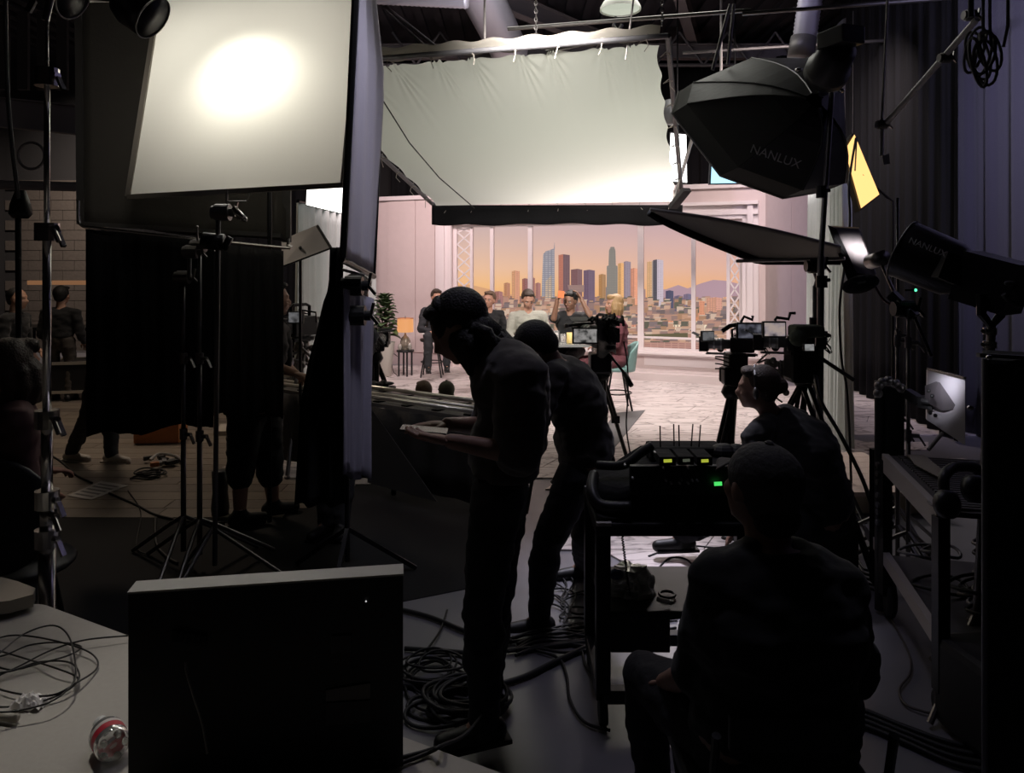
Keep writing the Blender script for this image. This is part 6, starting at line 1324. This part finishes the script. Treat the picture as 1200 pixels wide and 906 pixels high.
# monitor, back facing us
t = thing('monitor', 'thin grey backed monitor on an arm above the right cart, bright patch on its back', 'monitor', P(1105, 480, 3.3))
bk_ = [P(1087, 433, 3.45), P(1130, 442, 3.15), P(1128, 520, 3.15), P(1085, 485, 3.45)]
MB().prism([P(1087, 432, 3.45), P(1131, 443, 3.10), P(1131, 522, 3.10), P(1086, 492, 3.45)], V((.012, .03, 0))).build('back_panel', M('monitor_back', (.26, .25, .27), .35), t)
MB().beam(P(1087, 432, 3.44), P(1131, 443, 3.09), .010).build('top_edge', chrome, t)
m_ = MB(); m_.prism([P(1084, 452, 3.40), P(1097, 447, 3.28), P(1118, 478, 3.2), P(1100, 480, 3.3), P(1084, 470, 3.40)], V((.0, -.03, 0))); m_.build('mount_plate', M('mount_dark', (.05, .045, .05), .5), t)
for x, y in ((1088, 458), (1092, 464), (1090, 484), (1096, 487)): MB().ell(P(x, y, 3.25), .009, None, 8, 6).build('screw', blkm, t)
MB().cyl(P(1104, 508, 3.25), P(1088, 527, 3.2), .008).build('kick_strut', steel, t)
area('monitor_spot', P(1075, 405, 2.9), P(1112, 455, 3.25), .1, .35, (.92, .9, 1), .1, 24)
# papers, tablet, headphones on the cart
t = thing('clipboard_pile', 'sheaf of pale papers lying slanted on the ribbed cart top', 'papers', P(1080, 543, 3.2))
for k in range(3): MB().prism([G(1061+k*2, 533+k, zt4+.012+.006*k), G(1082+k*2, 534+k, zt4+.012+.006*k), G(1106, 552+k, zt4+.012+.006*k), G(1103, 559+k, zt4+.012+.006*k), G(1072, 543+k, zt4+.012+.006*k)], (0, 0, .003)).build('sheet', M('paper_beige', (.28, .25, .21), .8), t)
t = thing('headphones', 'black headphones hanging over the front edge of the ribbed cart top', 'headphones', P(1110, 570, 2.8))
m_ = MB(); m_.tube(cat_rom([P(1108, 585, 2.75), P(1106, 560, 2.75), P(1118, 548, 2.8), P(1140, 547, 2.8), P(1150, 556, 2.8)], 6), .02, 8); m_.build('headband', blk, t, True)
MB().lathe([(.03, 0), (.05, .01), (.05, .04), (.035, .05)], P(1103, 590, 2.7), (.3, -1, .2), 20).build('ear_cup', blk, t, True); MB().lathe([(.03, 0), (.05, .01), (.05, .04), (.035, .05)], P(1135, 572, 2.72), (.3, -1, .2), 20).build('ear_cup', blk, t, True)
m_ = MB(); m_.tube(cat_rom([P(1088, 588, 2.85), P(1095, 592, 2.75), P(1108, 584, 2.72), P(1120, 578, 2.75)], 5), .006); m_.build('cable', greym, t)
# gear jumble on lower shelf
t = thing('cable_pile', 'pile of cables heaped on the lower shelf of the right cart', 'cable', (1.95, 3.1, .33)); rn = random.Random(21)
for k in range(16):
    cx, cy = rn.uniform(1.78, 2.2), rn.uniform(2.9, 3.35); r = rn.uniform(.05, .12); z = .335+.01*k
    MB().tube([(cx+r*math.cos(a)*1.2, cy+r*math.sin(a), z+.01*math.sin(a*2)) for a in [2*math.pi*i/18 for i in range(18)]], .007, 5, True).build('loop', [rubber, greym, M('cable_dim', (.07, .06, .055), .5)][k % 3], t, True)
# big black rack at far right
t = thing('equipment_rack', 'big black cloth covered equipment rack filling the right edge', 'rack', (1.95, 2.42, 0))
RK = RZ(-32); rc = V((1.50, 2.37, 0)); MB().bev(rc+RK@V((.43, .15, .72)), (.86, .30, 1.40), RK, .015).build('case', M('rack_black', (.008, .008, .009), .8), t)
MB().beam(P(1146, 416, 2.33), P(1215, 420, 2.33), .02, .012).build('top_edge', M('rack_edge', (.06, .058, .06), .4), t)
for (x, y) in ((1159, 419), (1137, 478)): MB().ell(P(x, y, 2.3), (.010, .008, .008), None, 10, 8).build('bolt', chrome, t, True)
MB().cyl((1.51, 2.37, .03), (1.51, 2.37, 1.42), .010).build('corner_tube', greym, t)
tag(MB().bev((1.72, 2.66, .18), (.26, .3, .32), RZ(6), .03).build('black_case', M('case_black', (.015, .014, .014), .6)), 'black soft case on the floor under the right cart', 'case')
# riser behind
t = thing('plywood_riser', 'low pale wooden riser at the right edge of the bright tiled floor', 'riser', (2.62, 5.7, 0))
for k in range(7): MB().box((2.62, 5.16+k*.155, .145), (.60, .150, .03)).build('plank', M('ply_pale', (.55, .44, .38), .5, var=.15), t)
MB().box((2.62, 5.6, .07), (.56, 1.0, .12)).build('frame', M('ply_side', (.42, .36, .27), .6), t)
# ================================================================== FLOOR CABLES, centre
grp = 'black cables running over the grey floor around the standing man'
lab0 = 'black cable running over the grey floor among others around the standing man'
rn = random.Random(17)
cable('thick black cable from the monitor side toward the standing man, upper one', [g(440, 708), g(500, 722), g(552, 742), g(600, 752)], .011)
cable('thick straight black cable crossing behind the standing man', [g(474, 760), g(520, 763), g(560, 765), g(620, 760), g(690, 752)], .010)
cable('thick black cable crossing at the level of the cable coil', [g(440, 800), g(500, 805), g(560, 806), g(610, 795), g(650, 776), g(690, 757)], .012)
for k in range(9):
    y = 738+k*3.2; pts = [g(600+rn.uniform(-8, 8), y+rn.uniform(-4, 4)+6), g(630, y+rn.uniform(-4, 4)), g(660, y+rn.uniform(-5, 3)-2), g(690, y-6+rn.uniform(-4, 4)), g(730, y-16+rn.uniform(-8, 8)), g(780+rn.uniform(-15, 15), y-18+rn.uniform(-16, 24))]
    cable(lab0, pts, rn.uniform(.005, .009), group=grp)
for k in range(7):
    x0, y0 = 640+rn.uniform(-5, 10), 672+k*7; pts = [g(x0-12, y0), g(x0+10, y0-6+rn.uniform(-4, 4)), g(x0+26, y0+8+rn.uniform(-4, 4)), g(x0+20, y0+24), g(x0+44, y0+22+rn.uniform(-6, 6)), g(x0+66, y0+32)]
    cable('black cable curling on the lit floor left of the cart', pts, .005, group='cables curling on the lit floor left of the cart')
cable('thin cable looping down in front of the cart', [g(628, 762), g(655, 772), g(664, 792), g(668, 820), g(685, 846), g(715, 856)], .006)
cable('thin cable hooking down beside the left cart leg', [g(682, 760), g(686, 780), g(696, 792)], .005)
cable('thin cable arching down the floor behind the cable coil', [g(524, 715), g(515, 740), g(495, 768), g(478, 790), g(476, 810), g(490, 830), g(530, 836), g(560, 830)], .005)
cable('steel wire curving on the floor at lower right', [g(1030, 700), g(1050, 735), g(1066, 768), g(1066, 790), g(1054, 808), g(1062, 826), g(1090, 836)], .005, M('cable_dim', (.07, .06, .055), .5))
for k in range(4):
    cable('black cable running under the cap man toward the lower right', [g(960, 822+k*5), g(1010, 832+k*6), g(1060, 852+k*6), g(1120, 872+k*8), g(1190, 880+k*10)], .010, group='cables running to the lower right corner')
c = G(508, 796); loops('coil of black cable on the floor right of the big monitor', c.x, c.y, 9, .12, .10, rubber, .005, .012, 5)
c = G(548, 828); loops('big loose coil of black cable in front of the foot of the standing man', c.x, c.y, 9, .16, .13, rubber, .008, .014, 9)
c = G(515, 838); loops('wide single loop of black cable below the coil beside the monitor', c.x, c.y, 2, .15, .09, rubber, .008, .012, 11)
m_ = [cable('cable arcing over the floor seen under the cart top', [g(760, 652), g(800, 640), g(850, 644), g(880, 650)], .006), cable('cable curling over the floor seen through the cart', [g(770, 668), g(785, 654), g(805, 656), g(818, 672)], .006)]
for k in range(5): cable('black cable crossing the floor below the rightmost tripod', [g(968, 640+k*6), g(1000, 650+k*7), g(1015, 668+k*5), g(1040, 664+k*8)], .007, group='cables below the rightmost tripod')
# ================================================================== FOREGROUND TABLE
tabm = M('table_laminate', (.36, .335, .30), .55, bump=.05, scale=80, var=.06)
zt5 = .74; a_ = V((.882, -.471, 0)); b_ = V((-.471, -.882, 0)); C0 = V((-1.415, 2.175, zt5))
t = thing('folding_table', 'pale grey folding table across the lower left foreground', 'table', (C0+a_*1.1+b_*.35)*1)
r = .09; pts = [C0+a_*r*(1-math.cos(th))+b_*r*(1-math.sin(th)) for th in [math.pi/2*k/8 for k in range(9)]]
pts = pts[::1]; far = [C0+a_*1.95+b_*0, C0+a_*1.95+b_*.74, C0+b_*.74]
poly = [C0+b_*.74]+[C0+a_*r*(1-math.cos(th))+b_*r*(1-math.sin(th)) for th in [math.pi/2*k/8 for k in range(9)]]+[C0+a_*1.95, C0+a_*1.95+b_*.74]
MB().prism([p-V((0, 0, .035)) for p in poly], (0, 0, .035)).build('tabletop', tabm, t)
for u, v in ((.12, .1), (1.8, .1), (.12, .64), (1.8, .64)): p = C0+a_*u+b_*v; MB().cyl((p.x, p.y, .004), (p.x, p.y, zt5-.035), .014).build('leg', greym, t)
C1 = P(47, 690, 2.22)+V((0, 0, 0)); zt6 = .79; C1 = G(47, 691, zt6)
t = thing('side_case', 'second grey table with a rounded metal edge at the left edge', 'table', (C1.x-.3, C1.y, 0))
pl = [C1+V((-1.0, .45, 0)), C1+V((-.10, .055, 0)), C1+V((-.02, .01, 0)), C1+V((0, -.03, 0)), C1+V((-.04, -.07, 0)), C1+V((-1.0, -.36, 0))]
MB().prism([p-V((0, 0, .035)) for p in pl], (0, 0, .035)).build('tabletop', M('metal_top', (.24, .225, .205), .3, .5), t)
for dx, dy in ((-.15, 0), (-.9, .3), (-.9, -.2)): MB().cyl((C1.x+dx, C1.y+dy, .004), (C1.x+dx, C1.y+dy, zt6-.035), .014).build('leg', greym, t)
# cable coil on the table
T = lambda px, py, z=zt5+.006: G(px, py, z)
t = thing('cable_coil', 'loose coil of thin black cable on the pale table at lower left', 'cable', T(40, 790))
cl2 = M('cable_satin', (.012, .011, .011), .35)
lp = [[(-30, 790), (0, 765), (30, 742), (62, 733), (80, 745), (88, 775), (86, 800), (60, 822), (20, 833), (-20, 835)],
      [(-25, 758), (10, 745), (50, 748), (95, 760), (113, 772), (112, 785), (90, 800), (60, 815), (20, 813), (-15, 803)],
      [(-20, 800), (20, 782), (60, 762), (100, 750), (150, 745)], [(-15, 790), (15, 786), (45, 776), (80, 776), (93, 790), (85, 805), (55, 820), (15, 828), (-25, 828)],
      [(-30, 775), (5, 768), (35, 756), (70, 753), (95, 758), (80, 768), (45, 778), (12, 785), (-20, 775)], [(-10, 760), (30, 772), (62, 782), (88, 792), (90, 800), (70, 812)]]
for k, L_ in enumerate(lp): MB().tube(cat_rom([T(x, y, zt5+.008+.012*((i*3+k) % 4)/3+.02*(k == 0)) for i, (x, y) in enumerate(L_)], 8), .0022, 6).build('loop', cl2, t, True)
MB().cyl(T(-10, 838, zt5+.012), T(20, 842, zt5+.012), .0085, n=12).build('connector', M('connector_beige', (.36, .33, .27), .5), t, True)
def wr(u, v): p = T(35, 826, zt5+.002)+V(((u-.5)*.07, (v-.5)*.05, .02*math.sin(math.pi*u)*math.sin(math.pi*v))); return p+V((0, 0, .012*noise.noise(p*120)+.004))
tag(MB().grid(wr, 14, 10, .001).build('plastic_wrap', M('wrap_clear', (.75, .72, .70), .15)), 'crumpled clear plastic wrap beside the cable coil on the table', 'wrap')
# bottle lying with its base to us
t = thing('water_bottle', 'clear plastic bottle with a red label lying on the pale table', 'bottle', T(125, 880))
b1 = T(134, 876, zt5+.033); dd = (T(122, 855, zt5+.033)-b1).normalized(); 
pet = M('bottle_plastic', (.85, .85, .83), .08, trans=.85)
MB().lathe([(.006, .010), (.018, .004), (.026, 0), (.0315, .008), (.032, .02), (.0315, .05), (.032, .06), (.026, .075), (.012, .085), (.012, .095)], b1, dd, 28).build('bottle_body', pet, t, True)
MB().lathe([(.0324, .024), (.0324, .042)], b1, dd, 28, False).build('label', M('label_red', (.45, .03, .05), .4), t, True)
MB().lathe([(.0326, .042), (.0326, .052)], b1, dd, 28, False).build('label_band', M('label_white', (.6, .55, .52), .4), t, True)
MB().lathe([(.014, .093), (.014, .106)], b1, dd, 20).build('bottle_cap', M('cap_white', (.6, .6, .6), .4), t, True)
for k in range(5):
    a = 2*math.pi*k/5; x, y, _ = frame(dd); MB().ell(b1+(x*math.cos(a)+y*math.sin(a))*.022+dd*.004, (.008, .006, .008), None, 10, 8).build('base_foot', pet, t, True)
# the monitor / TV
t = thing('monitor', 'large black monitor seen from behind, standing on the pale foreground table', 'monitor', (-.45, 1.42, zt5))
L0, R0 = V((-.702, 1.357, 0)), V((-.211, 1.438, 0)); ztop, ztop2 = 1.118, 1.118
xv = (R0-L0).normalized(); nv = V((-xv.y, xv.x, 0)); nv = nv if nv.y > 0 else -nv; W = (R0-L0).length; cM = (L0+R0)/2
RM = Matrix((xv, nv, V((0, 0, 1)))).transposed(); H = .371; zc = ztop-H/2
MB().box(cM+nv*.024+V((0, 0, zc)), (W, .045, H), RM).build('casing', M('tv_black', (.006, .006, .007), .5), t)
MB().box(cM+nv*.024+V((0, 0, ztop+.001)), (W+.002, .049, .004), RM).build('top_strip', M('tv_top', (.40, .39, .37), .45, .2), t)
MB().box(cM+nv*.049+V((0, 0, zc)), (W*.95, .004, H*.9), RM).build('screen', M('screen_off', (.004, .004, .005), .1), t)
MB().bev(cM+nv*.02+V((0, 0, (ztop-H+zt5)/2+.004)), (.08, .03, ztop-H-zt5+.02), RM, .004).build('stand_neck', blk, t)
MB().bev(cM+nv*.03+V((0, 0, zt5+.006)), (.30, .16, .012), RM, .004).build('stand_foot', blk, t)
def TVp(px, py, off=.002):   # point on the back face
    d = V(((px-600)/F, 1, -(py-HOR)/F)); o = V((0, 0, CH)); k = (L0-o).dot(nv)/d.dot(nv); return o+d*k-nv*off
MB().prism([TVp(382, 808), TVp(434, 800), TVp(434, 818), TVp(382, 821)], -nv*.001).build('label_plate', M('sticker', (.16, .145, .14), .6), t)
MB().prism([TVp(382, 823), TVp(434, 820), TVp(434, 845), TVp(382, 850)], -nv*.001).build('label_plate', M('sticker2', (.04, .038, .042), .6), t)
MB().prism([TVp(388, 745), TVp(412, 744), TVp(412, 763), TVp(388, 765)], -nv*.001).build('vent_plate', M('sticker2', (.04, .038, .042), .6), t)
for k in range(6): MB().box(TVp(205+k*7, 745+k*1, .003), (.008, .005, .02), RM).build('port', blkm, t)
MB().ell(TVp(429, 704, .003), .0016, None, 8, 6).build('status_light', E('led_white', (.8, .8, .8), .7), t)
MB().tube(cat_rom([TVp(219, 772, .012), TVp(222, 785, .016), TVp(232, 815, .02), TVp(240, 840, .02), TVp(246, 875, .02)], 6), .0022).build('power_lead', M('lead_grey', (.22, .21, .20), .5), t, True)
for k in range(2): cable(('upper' if k == 0 else 'lower')+' of two black cables running off the corner of the pale table', [T(400, 915+k*12, zt5+.008), T(455, 893+k*8, zt5+.008), T(500, 880+k*3, zt5+.008), T(520, 873, zt5+.01), G(548, 858, .5), g(570, 830)], .004)
# leg and bare foot seen through the cart, belonging to the crouching operator's helper: skipped shoe only
tag(MB().prism([G(722, 484, .013), G(756, 481, .013), G(716, 530, .013), G(700, 512, .013)], (0, 0, .004)).build('grey_patch', M('patch_grey', (.11, .105, .105), .8)), 'small flat grey patch on the marble tiles behind the centre tripod', 'mat')  # thin grey polygon laid over the tiles
